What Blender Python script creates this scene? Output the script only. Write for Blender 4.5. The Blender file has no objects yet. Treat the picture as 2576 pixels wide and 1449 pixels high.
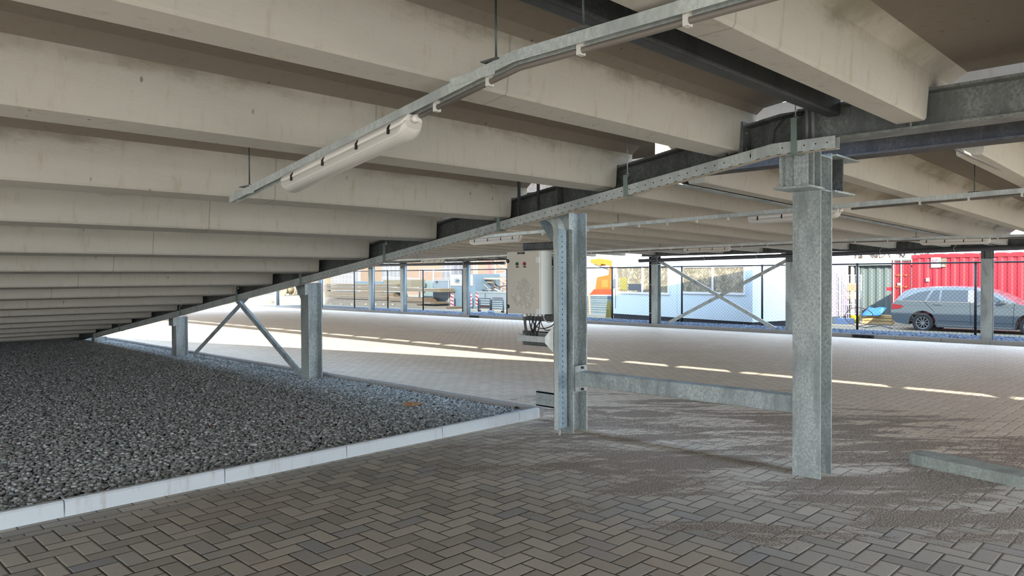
import bpy, bmesh, math, random
from mathutils import Vector, Matrix
random.seed(7)
S = bpy.context.scene
C = bpy.context.collection

# ------------------------------------------------------------------ camera
F, H = 1866.0, 1.452
def _norm(v): return Vector(v).normalized()
_b = _norm((3114-1288, 685-724.5, F))
_dn = _b.cross(Vector((1, -0.00503, 0))).normalized()
if _dn.y < 0: _dn = -_dn
_up = -_dn
_a = _up.cross(_b)
if _a.z < 0: _a = -_a
cam_d = bpy.data.cameras.new('camera'); cam = bpy.data.objects.new('camera', cam_d); C.objects.link(cam)
cam_d.sensor_width = 36; cam_d.lens = F/2576*36; cam_d.clip_end = 600
M = Matrix.Identity(4)
for r, row in enumerate((_b, _a, _up)):
    M[r][0] = row.x; M[r][1] = -row.y; M[r][2] = -row.z
M[2][3] = H
cam.matrix_world = M
S.camera = cam

def ray(px, py):
    c = Vector(((px-1288)/F, (py-724.5)/F, 1.0))
    return Vector((_b.dot(c), _a.dot(c), _up.dot(c)))
def onX(px, py, X):
    d = ray(px, py); t = X/d.x; return Vector((X, d.y*t, H+d.z*t))
def gz(x): return -0.0115*(min(max(x, 5.6), 30)-5.6)
def onG(px, py):
    d = ray(px, py); t = (0.0115*5.6-H)/(d.z+0.0115*d.x); return Vector((d.x*t, d.y*t, H+d.z*t))

# ------------------------------------------------------------------ light
SUN = Vector((1.8, 1.55, -1.0))
sl = bpy.data.lights.new('sun', 'SUN'); sl.energy = 15.0; sl.angle = 0.009; sl.color = (1.0, 0.91, 0.76)
so = bpy.data.objects.new('sun', sl); C.objects.link(so); so.location = (-20, -20, 20)
so.rotation_euler = SUN.to_track_quat('-Z', 'Y').to_euler()
w = bpy.data.worlds.new('sky'); S.world = w; w.use_nodes = True
nt = w.node_tree; nt.nodes.clear()
_o = nt.nodes.new('ShaderNodeOutputWorld'); _bg = nt.nodes.new('ShaderNodeBackground')
_tc = nt.nodes.new('ShaderNodeTexCoord'); _sp = nt.nodes.new('ShaderNodeSeparateXYZ'); _cr = nt.nodes.new('ShaderNodeValToRGB')
nt.links.new(_tc.outputs['Generated'], _sp.inputs[0]); nt.links.new(_sp.outputs['Z'], _cr.inputs[0])
_cr.color_ramp.elements[0].position = 0.0; _cr.color_ramp.elements[0].color = (0.95, 0.97, 1.0, 1)
_cr.color_ramp.elements[1].position = 0.7; _cr.color_ramp.elements[1].color = (0.50, 0.70, 1.0, 1)
nt.links.new(_cr.outputs[0], _bg.inputs[0]); _bg.inputs[1].default_value = 5.0
nt.links.new(_bg.outputs[0], _o.inputs[0])
vs = S.view_settings
S.display_settings.display_device = 'sRGB'
vs.view_transform = 'Standard'; vs.look = 'None'; vs.exposure = 0.13; vs.gamma = 1.0; vs.use_curve_mapping = False

# ------------------------------------------------------------------ materials
def sr(r, g, b):
    f = lambda c: ((c/255)/12.92 if c/255 <= 0.04045 else ((c/255+0.055)/1.055)**2.4)
    return (f(r), f(g), f(b), 1.0)
class N:
    def __init__(s, name, rough=0.8, metal=0.0, spec=0.5):
        s.m = bpy.data.materials.new(name); s.m.use_nodes = True
        s.t = s.m.node_tree; s.b = s.t.nodes['Principled BSDF']
        s.b.inputs['Roughness'].default_value = rough; s.b.inputs['Metallic'].default_value = metal
        s.b.inputs['Specular IOR Level'].default_value = spec
        s._pos = None
    def put(s, inp, v):
        if hasattr(v, 'is_output') or isinstance(v, bpy.types.NodeSocket): s.t.links.new(v, inp)
        else: inp.default_value = v
    def math(s, op, a, b=0.0, c=None, clamp=False):
        n = s.t.nodes.new('ShaderNodeMath'); n.operation = op; n.use_clamp = clamp
        s.put(n.inputs[0], a); s.put(n.inputs[1], b)
        if c is not None: s.put(n.inputs[2], c)
        return n.outputs[0]
    def obj(s):
        if s._pos is None: s._pos = s.t.nodes.new('ShaderNodeTexCoord').outputs['Object']
        return s._pos
    def world(s): return s.t.nodes.new('ShaderNodeNewGeometry').outputs['Position']
    def sep(s, v):
        n = s.t.nodes.new('ShaderNodeSeparateXYZ'); s.put(n.inputs[0], v); return n.outputs
    def comb(s, x, y, z):
        n = s.t.nodes.new('ShaderNodeCombineXYZ'); s.put(n.inputs[0], x); s.put(n.inputs[1], y); s.put(n.inputs[2], z); return n.outputs[0]
    def scale(s, v, k):
        n = s.t.nodes.new('ShaderNodeMapping'); s.put(n.inputs[0], v); n.inputs['Scale'].default_value = k; return n.outputs[0]
    def noise(s, v, sc, det=3.0, rough=0.55, dist=0.0):
        n = s.t.nodes.new('ShaderNodeTexNoise'); s.put(n.inputs['Vector'], v); n.inputs['Scale'].default_value = sc
        n.inputs['Detail'].default_value = det; n.inputs['Roughness'].default_value = rough; n.inputs['Distortion'].default_value = dist
        return n.outputs[0]
    def voro(s, v, sc, feat='F1', out='Distance'):
        n = s.t.nodes.new('ShaderNodeTexVoronoi'); n.feature = feat; s.put(n.inputs['Vector'], v); n.inputs['Scale'].default_value = sc
        return n.outputs[out]
    def white(s, v):
        n = s.t.nodes.new('ShaderNodeTexWhiteNoise'); n.noise_dimensions = '3D'; s.put(n.inputs['Vector'], v); return n.outputs
    def ramp(s, f, stops, interp='LINEAR'):
        n = s.t.nodes.new('ShaderNodeValToRGB'); s.put(n.inputs[0], f); e = n.color_ramp.elements; n.color_ramp.interpolation = interp
        while len(e) < len(stops): e.new(0.5)
        for k, (p, c) in enumerate(stops): e[k].position = p; e[k].color = c if len(c) == 4 else (*c, 1)
        return n.outputs[0]
    def mix(s, f, a, b, mode='MIX'):
        n = s.t.nodes.new('ShaderNodeMix'); n.data_type = 'RGBA'; n.blend_type = mode
        s.put(n.inputs[0], f); s.put(n.inputs[6], a); s.put(n.inputs[7], b); return n.outputs[2]
    def smooth(s, v, lo, hi):
        n = s.t.nodes.new('ShaderNodeMapRange'); n.interpolation_type = 'SMOOTHSTEP'; s.put(n.inputs[0], v)
        n.inputs[1].default_value = lo; n.inputs[2].default_value = hi; return n.outputs[0]
    def bump(s, h, strength=0.3, dist=0.01):
        n = s.t.nodes.new('ShaderNodeBump'); s.put(n.inputs['Height'], h); n.inputs['Strength'].default_value = strength
        n.inputs['Distance'].default_value = dist; s.t.links.new(n.outputs[0], s.b.inputs['Normal'])
    def color(s, c): s.put(s.b.inputs['Base Color'], c); return s.m

def g(v): return (v, v, v, 1)
_plain = {}
def plain(col, rough=0.6, metal=0.0, var=0.12, spec=0.5):
    key = (col, rough, metal, var)
    if key not in _plain:
        n = N('paint_%d_%d_%d' % col, rough, metal, spec)
        c = sr(*col); f = n.noise(n.world(), 2.3, 4)
        n.color(n.mix(f, tuple(x*(1-var) for x in c[:3])+(1,), tuple(min(1, x*(1+var)) for x in c[:3])+(1,)))
        _plain[key] = n.m
    return _plain[key]

def ext(col, *a, **k):
    f = EXT*(1.12 if min(col) > 200 else 1.0)
    return plain(tuple(int(c*f) for c in col), *a, **k)
EXT = 0.60
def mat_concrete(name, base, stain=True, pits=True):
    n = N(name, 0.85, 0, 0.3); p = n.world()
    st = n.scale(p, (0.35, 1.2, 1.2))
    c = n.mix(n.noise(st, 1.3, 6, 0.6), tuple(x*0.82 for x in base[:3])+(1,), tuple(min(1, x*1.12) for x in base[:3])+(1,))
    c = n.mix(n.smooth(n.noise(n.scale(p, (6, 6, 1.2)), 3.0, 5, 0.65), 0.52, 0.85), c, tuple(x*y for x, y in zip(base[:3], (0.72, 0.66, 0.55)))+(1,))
    if stain:
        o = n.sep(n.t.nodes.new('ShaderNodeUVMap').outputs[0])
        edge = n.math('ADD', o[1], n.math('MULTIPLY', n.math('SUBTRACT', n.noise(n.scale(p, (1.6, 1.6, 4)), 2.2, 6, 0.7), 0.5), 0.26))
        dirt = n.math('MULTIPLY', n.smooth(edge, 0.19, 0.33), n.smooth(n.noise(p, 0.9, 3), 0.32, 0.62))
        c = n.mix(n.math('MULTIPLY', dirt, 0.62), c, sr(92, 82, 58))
    if stain:
        wx_ = n.sep(p)[0]
        sm_ = n.math('SUBTRACT', 1.0, n.smooth(n.math('ABSOLUTE', n.math('SUBTRACT', wx_, n.math('ADD', 2.59, n.math('MULTIPLY', n.noise(p, 5, 2), 0.02)))), 0.002, 0.007))
        c = n.mix(n.math('MULTIPLY', sm_, 0.5), c, tuple(x*0.35 for x in base[:3])+(1,))
    if pits:
        v = n.smooth(n.voro(n.scale(p, (9, 9, 4.5)), 1.0), 0.05, 0.085)
        c = n.mix(n.math('MULTIPLY', n.math('SUBTRACT', 1.0, v), n.smooth(n.noise(p, 1.1, 2), 0.5, 0.6)), c, tuple(x*0.45 for x in base[:3])+(1,))
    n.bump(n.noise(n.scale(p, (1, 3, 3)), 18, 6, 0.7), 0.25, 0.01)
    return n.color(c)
CONC = mat_concrete('cast_concrete', (0.49, 0.465, 0.405))
CONCS = mat_concrete('shaded_soffit_concrete', (0.215, 0.185, 0.15), stain=False)  # darker than the ribs: shade between them is put into this colour
KERB = mat_concrete('kerb_concrete', sr(204, 212, 216), stain=False)
KERBD = mat_concrete('kerb_concrete_dark', sr(148, 146, 143), stain=False)

def mat_galv(name, a, b, metal=0.35, rough=0.5, vs=26):
    n = N(name, rough, metal); p = n.world()
    f = n.noise(n.scale(p, (1, 1, 0.8)), 60, 4, 0.75)
    big = n.noise(n.scale(p, (2.2, 2.2, 0.7)), 2.2, 5, 0.65, 0.4)
    c = n.mix(n.smooth(f, 0.35, 0.65), tuple(x*0.88 for x in a[:3])+(1,), b)
    c = n.mix(n.smooth(big, 0.42, 0.66), c, tuple(x*0.78 for x in a[:3])+(1,))
    v = n.sep(n.voro(n.scale(p, (1, 1, 0.7)), 38, 'F1', 'Color'))[0]
    c = n.mix(n.math('MULTIPLY', v, 0.16), c, b)
    n.put(n.b.inputs['Roughness'], n.math('ADD', rough-0.08, n.math('MULTIPLY', f, 0.22)))
    n.bump(n.noise(p, 55, 3), 0.10, 0.005)
    return n.color(c)
GALV = mat_galv('galvanised_steel', sr(146, 154, 153), sr(186, 194, 191))
GALVD = mat_galv('weathered_steel', sr(84, 87, 86), sr(116, 119, 116), 0.3, 0.5)
GALVB = mat_galv('bright_zinc_sheet', sr(188, 195, 192), sr(206, 212, 208), 0.3, 0.38, 9)
GALVM = mat_galv('dull_galvanised_steel', sr(112, 115, 112), sr(146, 149, 144), 0.3, 0.5)
GDARK = mat_galv('dull_dark_steel', sr(70, 69, 70), sr(90, 88, 88), 0.0, 0.75)
BEAMD = mat_galv('dark_steel', sr(58, 61, 63), sr(76, 80, 82), 0.3, 0.45)
WHITEP = plain((226, 222, 214), 0.45, 0, 0.04)
BLACK = plain((26, 26, 28), 0.5, 0, 0.1)

# pavers ------------------------------------------------------------
def paver_color(n, idv, d, jw0, jw1, wp):
    """idv: paver id vector, d: distance to the paver's edge in cells"""
    wn = n.white(idv)[0]
    x, y, z = n.sep(wp)
    grey = n.ramp(wn, [(0.0, sr(150, 146, 138)), (0.45, sr(176, 171, 160)), (0.8, sr(192, 185, 172)), (1.0, sr(150, 152, 153))])
    beige = n.ramp(wn, [(0.0, sr(228, 215, 196)), (1.0, sr(240, 228, 210))])
    grn = n.noise(wp, 160, 3, 0.7)
    grey = n.mix(n.smooth(grn, 0.5, 0.75), grey, sr(192, 184, 168))
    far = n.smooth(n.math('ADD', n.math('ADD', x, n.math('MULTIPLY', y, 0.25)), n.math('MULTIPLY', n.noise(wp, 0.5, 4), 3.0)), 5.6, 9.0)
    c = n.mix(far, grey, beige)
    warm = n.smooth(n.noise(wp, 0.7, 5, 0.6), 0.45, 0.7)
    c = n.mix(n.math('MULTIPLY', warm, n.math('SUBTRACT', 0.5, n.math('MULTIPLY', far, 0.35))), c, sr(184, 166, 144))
    # loose brown grit swept into drifts around the two front columns
    ra = n.math('MULTIPLY', n.math('SUBTRACT', x, y), 0.30); rbv = n.math('MULTIPLY', n.math('ADD', x, y), 1.15)
    rv = n.comb(ra, rbv, 0.0)
    dr = n.noise(rv, 1.7, 8, 0.72, 0.7)
    dx = n.math('SUBTRACT', x, 6.2); dy = n.math('SUBTRACT', y, 2.6)
    rr = n.math('SQRT', n.math('ADD', n.math('MULTIPLY', dx, dx), n.math('MULTIPLY', n.math('MULTIPLY', dy, dy), 0.6)))
    area = n.math('SUBTRACT', 1.0, n.smooth(rr, 1.2, 3.6))
    v = n.math('ADD', dr, n.math('MULTIPLY', area, 0.20))
    grit = n.smooth(v, 0.60, 0.78)
    gn = n.noise(wp, 95, 2, 0.8)
    gcol = n.ramp(gn, [(0.38, sr(74, 62, 53)), (0.5, sr(130, 112, 97)), (0.62, sr(206, 192, 174))])
    gritm = n.smooth(n.math('ADD', n.noise(wp, 60, 3, 0.8), n.math('MULTIPLY', grit, 0.46)), 0.58, 0.70)
    joint = n.math('SUBTRACT', 1.0, n.smooth(d, jw0, jw1))
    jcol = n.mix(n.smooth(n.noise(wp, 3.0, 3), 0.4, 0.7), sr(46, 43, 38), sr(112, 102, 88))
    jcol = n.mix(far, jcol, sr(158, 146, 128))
    c = n.mix(joint, c, jcol)
    c = n.mix(n.math('MULTIPLY', gritm, 0.9), c, gcol)
    # pale crumbs
    cr = n.math('SUBTRACT', 1.0, n.smooth(n.voro(wp, 9.0), 0.03, 0.045))
    c = n.mix(cr, c, sr(196, 190, 180))
    ht = n.math('ADD', n.math('MULTIPLY', n.smooth(d, jw0*0.5, jw1*1.8), 0.9), n.math('MULTIPLY', grn, 0.12))
    ht = n.math('ADD', n.math('MULTIPLY', ht, n.math('SUBTRACT', 1.0, n.math('MULTIPLY', grit, 0.7))), n.math('MULTIPLY', n.math('MULTIPLY', grit, gn), 0.9))
    n.bump(ht, 0.75, 0.006)
    return n.color(c)
def mat_herring():
    n = N('herringbone_pavers', 0.62, 0, 0.5); wp = n.world(); x, y, z = n.sep(wp); W = 0.1075
    u = n.math('DIVIDE', x, W); v = n.math('DIVIDE', y, W)
    i = n.math('FLOOR', u); j = n.math('FLOOR', v); fu = n.math('FRACT', u); fv = n.math('FRACT', v)
    t = n.math('FLOORED_MODULO', n.math('SUBTRACT', i, j), 4.0)
    eq = lambda k: n.math('COMPARE', t, float(k), 0.1)
    e0, e1, e2, e3 = eq(0), eq(1), eq(2), eq(3)
    A = lambda s_, e: n.math('ADD', s_, n.math('MULTIPLY', e, 10.0))
    fu = n.math('FRACT', u); fv = n.math('FRACT', v)
    d = n.math('MINIMUM', n.math('MINIMUM', A(fu, e1), A(n.math('SUBTRACT', 1.0, fu), e0)),
               n.math('MINIMUM', A(fv, e2), A(n.math('SUBTRACT', 1.0, fv), e3)))
    idv = n.comb(n.math('SUBTRACT', i, e1), n.math('SUBTRACT', j, e2), 0.5)
    return paver_color(n, idv, d, 0.028, 0.06, wp)
def mat_stretcher():
    n = N('border_pavers', 0.62, 0, 0.5); wp = n.world(); x, y, z = n.sep(wp); W = 0.105
    v = n.math('DIVIDE', n.math('ADD', y, 0.012), W); j = n.math('FLOOR', v)
    u = n.math('ADD', n.math('DIVIDE', x, 2*W), n.math('MULTIPLY', j, 0.5)); i = n.math('FLOOR', u)
    fu = n.math('MULTIPLY', n.math('FRACT', u), 2.0); fv = n.math('FRACT', v)
    d = n.math('MINIMUM', n.math('MINIMUM', fu, n.math('SUBTRACT', 2.0, fu)), n.math('MINIMUM', fv, n.math('SUBTRACT', 1.0, fv)))
    return paver_color(n, n.comb(i, j, 0.2), d, 0.02, 0.055, wp)
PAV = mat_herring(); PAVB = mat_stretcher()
def mat_gravelbed():
    n = N('gravel_bed', 0.9, 0, 0.3); p = n.world()
    c = n.ramp(n.sep(n.voro(p, 42, 'F1', 'Color'))[0], [(0, sr(34, 34, 34)), (0.6, sr(66, 68, 70)), (1, sr(104, 108, 112))])
    n.bump(n.math('SUBTRACT', 1.0, n.voro(p, 42)), 0.9, 0.02)
    return n.color(c)
GRB = mat_gravelbed()
def mat_stone(name, stops, rr=0.75):
    n = N(name, rr, 0, 0.35)
    oi = n.t.nodes.new('ShaderNodeObjectInfo')
    c = n.ramp(oi.outputs['Random'], stops)
    c = n.mix(n.noise(n.world(), 60, 3), c, tuple(x*0.7 for x in stops[1][1][:3])+(1,))
    return n.color(c)
STONE = mat_stone('grey_pebble', [(0.0, sr(104, 108, 108)), (0.35, sr(162, 167, 165)), (0.65, sr(196, 201, 198)), (0.92, sr(240, 243, 240)), (1.0, sr(176, 152, 130))])
STONEB = mat_stone('blue_grey_pebble', [(0.0, sr(60, 70, 84)), (0.5, sr(98, 112, 130)), (1.0, sr(150, 164, 180))])
def mat_yard():
    n = N('yard_sand', 0.95, 0, 0.2); p = n.world()
    c = n.mix(n.noise(p, 0.5, 6, 0.6), sr(112, 102, 84), sr(146, 135, 114))
    c = n.mix(n.smooth(n.noise(p, 7, 5, 0.7), 0.55, 0.75), c, sr(92, 82, 68))
    n.bump(n.noise(p, 9, 6, 0.7), 0.6, 0.04)
    return n.color(c)
YARD = mat_yard()

# ------------------------------------------------------------------ mesh helpers
ORIG = {}
class MB:
    def __init__(s): s.v = []; s.f = []; s.mi = []; s.uv = {}; s.sm = []
    def face(s, idx, mi=0, smooth=False): s.f.append(tuple(idx)); s.mi.append(mi); s.sm.append(smooth)
    def box(s, x0, x1, y0, y1, z0, z1, mi=0):
        if x0 > x1: x0, x1 = x1, x0
        if y0 > y1: y0, y1 = y1, y0
        if z0 > z1: z0, z1 = z1, z0
        b = len(s.v)
        s.v += [(x0, y0, z0), (x1, y0, z0), (x1, y1, z0), (x0, y1, z0), (x0, y0, z1), (x1, y0, z1), (x1, y1, z1), (x0, y1, z1)]
        for q in ((3, 2, 1, 0), (4, 5, 6, 7), (0, 1, 5, 4), (1, 2, 6, 5), (2, 3, 7, 6), (3, 0, 4, 7)): s.face([b+k for k in q], mi)
        return s
    def obox(s, c, ax, ay, az, mi=0):
        """oriented box: centre, half-axis vectors"""
        b = len(s.v); c, ax, ay, az = map(Vector, (c, ax, ay, az))
        for dz in (-1, 1):
            for dx, dy in ((-1, -1), (1, -1), (1, 1), (-1, 1)): s.v.append(tuple(c+ax*dx+ay*dy+az*dz))
        fl = ax.cross(ay).dot(az) < 0
        for q in ((3, 2, 1, 0), (4, 5, 6, 7), (0, 1, 5, 4), (1, 2, 6, 5), (2, 3, 7, 6), (3, 0, 4, 7)):
            q = q[::-1] if fl else q
            s.face([b+k for k in q], mi)
        return s
    def bar(s, p, q, w, h, up=(0, 0, 1), mi=0):
        """rectangular bar from p to q; w across, h along up"""
        p, q = Vector(p), Vector(q); d = q-p; u = Vector(up); side = d.cross(u)
        if side.length < 1e-6: side = d.cross(Vector((0, 1, 0)))
        side.normalize(); u = side.cross(d).normalized()
        return s.obox((p+q)/2, d/2, side*(w/2), u*(h/2), mi)
    def prism(s, poly, axis, a, b, mi=0):
        """poly of 2-D points extruded along axis from a to b. axis X: (y,z); Y: (x,z); Z: (x,y)"""
        k = len(s.v); n = len(poly)
        mk = {'X': lambda t, p: (t, p[0], p[1]), 'Y': lambda t, p: (p[0], t, p[1]), 'Z': lambda t, p: (p[0], p[1], t)}[axis]
        for t in (a, b): s.v += [mk(t, p) for p in poly]
        for i in range(n):
            j = (i+1) % n; s.face((k+i, k+j, k+n+j, k+n+i), mi)
        s.face([k+i for i in range(n)][::-1], mi); s.face([k+n+i for i in range(n)], mi)
        return s
    def tube(s, pts, r, seg=8, mi=0, caps=True):
        pts = [Vector(p) for p in pts]; rings = []; prev = None
        for i, p in enumerate(pts):
            d = (pts[min(i+1, len(pts)-1)]-pts[max(i-1, 0)]).normalized()
            if prev is None:
                a = d.cross(Vector((0, 0, 1)))
                if a.length < 1e-3: a = d.cross(Vector((0, 1, 0)))
            else: a = prev-d*prev.dot(d)
            a.normalize(); prev = a; b = d.cross(a)
            rr = r[i] if isinstance(r, (list, tuple)) else r
            k = len(s.v); s.v += [tuple(p+(a*math.cos(2*math.pi*t/seg)+b*math.sin(2*math.pi*t/seg))*rr) for t in range(seg)]
            rings.append(k)
        for k0, k1 in zip(rings, rings[1:]):
            for t in range(seg): s.face((k0+t, k0+(t+1) % seg, k1+(t+1) % seg, k1+t), mi, True)
        if caps:
            s.face([rings[0]+t for t in range(seg)][::-1], mi); s.face([rings[-1]+t for t in range(seg)], mi)
        return s
    def cyl(s, p, q, r, seg=12, mi=0): return s.tube([p, q], r, seg, mi)
    def quad(s, a, b, c, d, mi=0):
        k = len(s.v); s.v += [tuple(a), tuple(b), tuple(c), tuple(d)]; s.face((k, k+1, k+2, k+3), mi); return s
    def xf(s, fn):
        s.v = [tuple(fn(*p)) for p in s.v]; return s
    def build(s, name, mat, parent=None, origin=None, uvz=None, bevel=None):
        me = bpy.data.meshes.new(name)
        o0 = Vector((0, 0, 0))
        if origin is not None: o0 = Vector(origin)
        elif parent is not None: o0 = Vector(ORIG.get(parent.name, (0, 0, 0)))
        me.from_pydata([tuple(Vector(p)-o0) for p in s.v], [], s.f); me.validate(clean_customdata=False)
        for m in (mat if isinstance(mat, (list, tuple)) else [mat]): me.materials.append(m)
        if len(me.polygons) == len(s.mi):
            for p, mi, sm in zip(me.polygons, s.mi, s.sm): p.material_index = mi; p.use_smooth = sm
        if uvz is not None:
            uv = me.uv_layers.new(name='uv')
            for l in me.loops:
                uv.data[l.index].uv = uvz[l.vertex_index]
        bm = bmesh.new(); bm.from_mesh(me); bmesh.ops.recalc_face_normals(bm, faces=bm.faces); bm.to_mesh(me); bm.free()
        o = bpy.data.objects.new(name, me); C.objects.link(o)
        if bevel:
            md = o.modifiers.new('bevel', 'BEVEL'); md.width = bevel; md.segments = 2; md.limit_method = 'ANGLE'
        if parent is not None: o.parent = parent
        else: o.location = o0
        ORIG[o.name] = tuple(o0)
        return o

def tag(o, label, cat, group=None, kind='thing'):
    o['label'] = label; o['category'] = cat
    if group: o['group'] = group
    if kind: o['kind'] = kind
    return o
def thing(name, label, cat, loc, group=None):
    o = bpy.data.objects.new(name, None); C.objects.link(o); o.empty_display_size = 0.1
    o.location = loc; ORIG[o.name] = tuple(loc)
    return tag(o, label, cat, group)
def struct(name, mb, mat, **k):
    o = mb.build(name, mat, **k); o['kind'] = 'structure'; return o
def copy_tree(o, parent=None):
    c = o.copy(); C.objects.link(c)
    if parent is not None: c.parent = parent
    for ch in o.children: copy_tree(ch, c)
    return c
def Hsec(mb, cx, cy, hx, hy, z0, z1, tf=0.014, tw=0.010, mi=0, ax='X'):
    """H section standing; flanges face +-X (ax X); hx, hy half sizes"""
    if ax == 'X':
        mb.box(cx-hx, cx-hx+tf, cy-hy, cy+hy, z0, z1, mi); mb.box(cx+hx-tf, cx+hx, cy-hy, cy+hy, z0, z1, mi)
        mb.box(cx-hx+tf, cx+hx-tf, cy-tw/2, cy+tw/2, z0, z1, mi)
    else:
        mb.box(cx-hx, cx+hx, cy-hy, cy-hy+tf, z0, z1, mi); mb.box(cx-hx, cx+hx, cy+hy-tf, cy+hy, z0, z1, mi)
        mb.box(cx-tw/2, cx+tw/2, cy-hy+tf, cy+hy-tf, z0, z1, mi)
    return mb

# ================================================================== SETTING: ground, kerbs
KX = 5.66            # gravel bed's far kerb (its paving side)
m = MB()
m.quad((-30, -30, 0), (KX, -30, 0), (KX, 4.88, 0), (-30, 4.88, 0))
m.quad((-30, 4.88, 0), (KX, 4.88, 0), (KX, 5.09, 0), (-30, 5.09, 0), 1)
m.quad((KX, -30, 0), (19.56, -30, gz(19.56)), (19.56, 45, gz(19.56)), (KX, 45, 0))
m.quad((-30, 24, 0), (KX, 24, 0), (KX, 45, 0), (-30, 45, 0))
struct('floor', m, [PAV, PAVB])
m = MB()
z30 = gz(30)
m.quad((19.62, -60, gz(19.62)-0.01), (30, -60, z30), (30, 260, z30), (19.62, 260, gz(19.62)-0.01))
m.quad((30, -60, z30), (260, -60, z30), (260, 260, z30), (30, 260, z30))
m.quad((-200, 45, -0.02), (19.62, 45, gz(19.62)-0.01), (19.62, 260, gz(19.62)-0.01), (-200, 260, -0.02))
m.quad((-200, -200, -0.02), (-30, -200, -0.02), (-30, 45, -0.02), (-200, 45, -0.02))
m.quad((-30, -200, -0.02), (260, -200, -0.3), (260, -60, -0.3), (-30, -30, -0.02))
struct('floor_yard', m, YARD)

def kerb_row(name, p, along, x_or_y0, x_or_y1, joints, zt, zb, mat, slope=None):
    """row of kerb stones with open joints; along 'X' or 'Y'"""
    m = MB(); js = joints
    for a, b in zip(js, js[1:]):
        a2, b2 = a+0.004, b-0.004; e = 0.012
        prof = [(x_or_y0, zb), (x_or_y1, zb), (x_or_y1, zt-e), (x_or_y1-e, zt), (x_or_y0+e, zt), (x_or_y0, zt-e)]
        dz = random.uniform(-0.003, 0.003)
        prof = [(q, z+(dz if z > zb else 0)) for q, z in prof]
        m.prism(prof, along, a2, b2)
    return struct(name, m, mat)
kerb_row('trim_1', None, 'X', 5.09, 5.15, [0.30+k*1.0 for k in range(-12, 6)]+[5.602], 0.10, -0.05, KERB)
kerb_row('trim_2', None, 'Y', 5.60, 5.66, [5.088]+[6.16+k*1.0 for k in range(0, 17)], 0.10, -0.05, KERBD)
zk = gz(19.56)
kerb_row('trim_3', None, 'Y', 19.56, 19.63, [-8.0+k*1.0 for k in range(0, 46)], zk+0.10, zk-0.1, KERBD)
def kerb_drain(y):
    t = thing('kerb_drain', 'black drain inlet with three slots in the far kerb, %s' % ('nearest the parked car' if y < 10 else 'in front of the wire trolleys'), 'drain', (19.56, y, zk))
    m = MB(); m.box(19.53, 19.56, y-0.26, y+0.26, zk, zk+0.085); m.build('inlet_frame', BLACK, t)
    for k in (-1, 0, 1):
        m = MB(); m.box(19.525, 19.529, y+k*0.155-0.06, y+k*0.155+0.06, zk+0.02, zk+0.065); m.build('slot', plain((8, 8, 9), 0.9), t)
kerb_drain(6.75); kerb_drain(21.2)

# gravel --------------------------------------------------------------
m = MB(); m.quad((-14, 5.15, 0.035), (5.60, 5.15, 0.035), (5.60, 24, 0.035), (-14, 24, 0.035))
struct('floor_gravel_bed', m, GRB)
m = MB(); m.quad((19.63, -8, zk+0.06), (21.9, -8, zk+0.04), (21.9, 37, zk+0.04), (19.63, 37, zk+0.06))
struct('floor_gravel_strip', m, mat_gravelbed())

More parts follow.
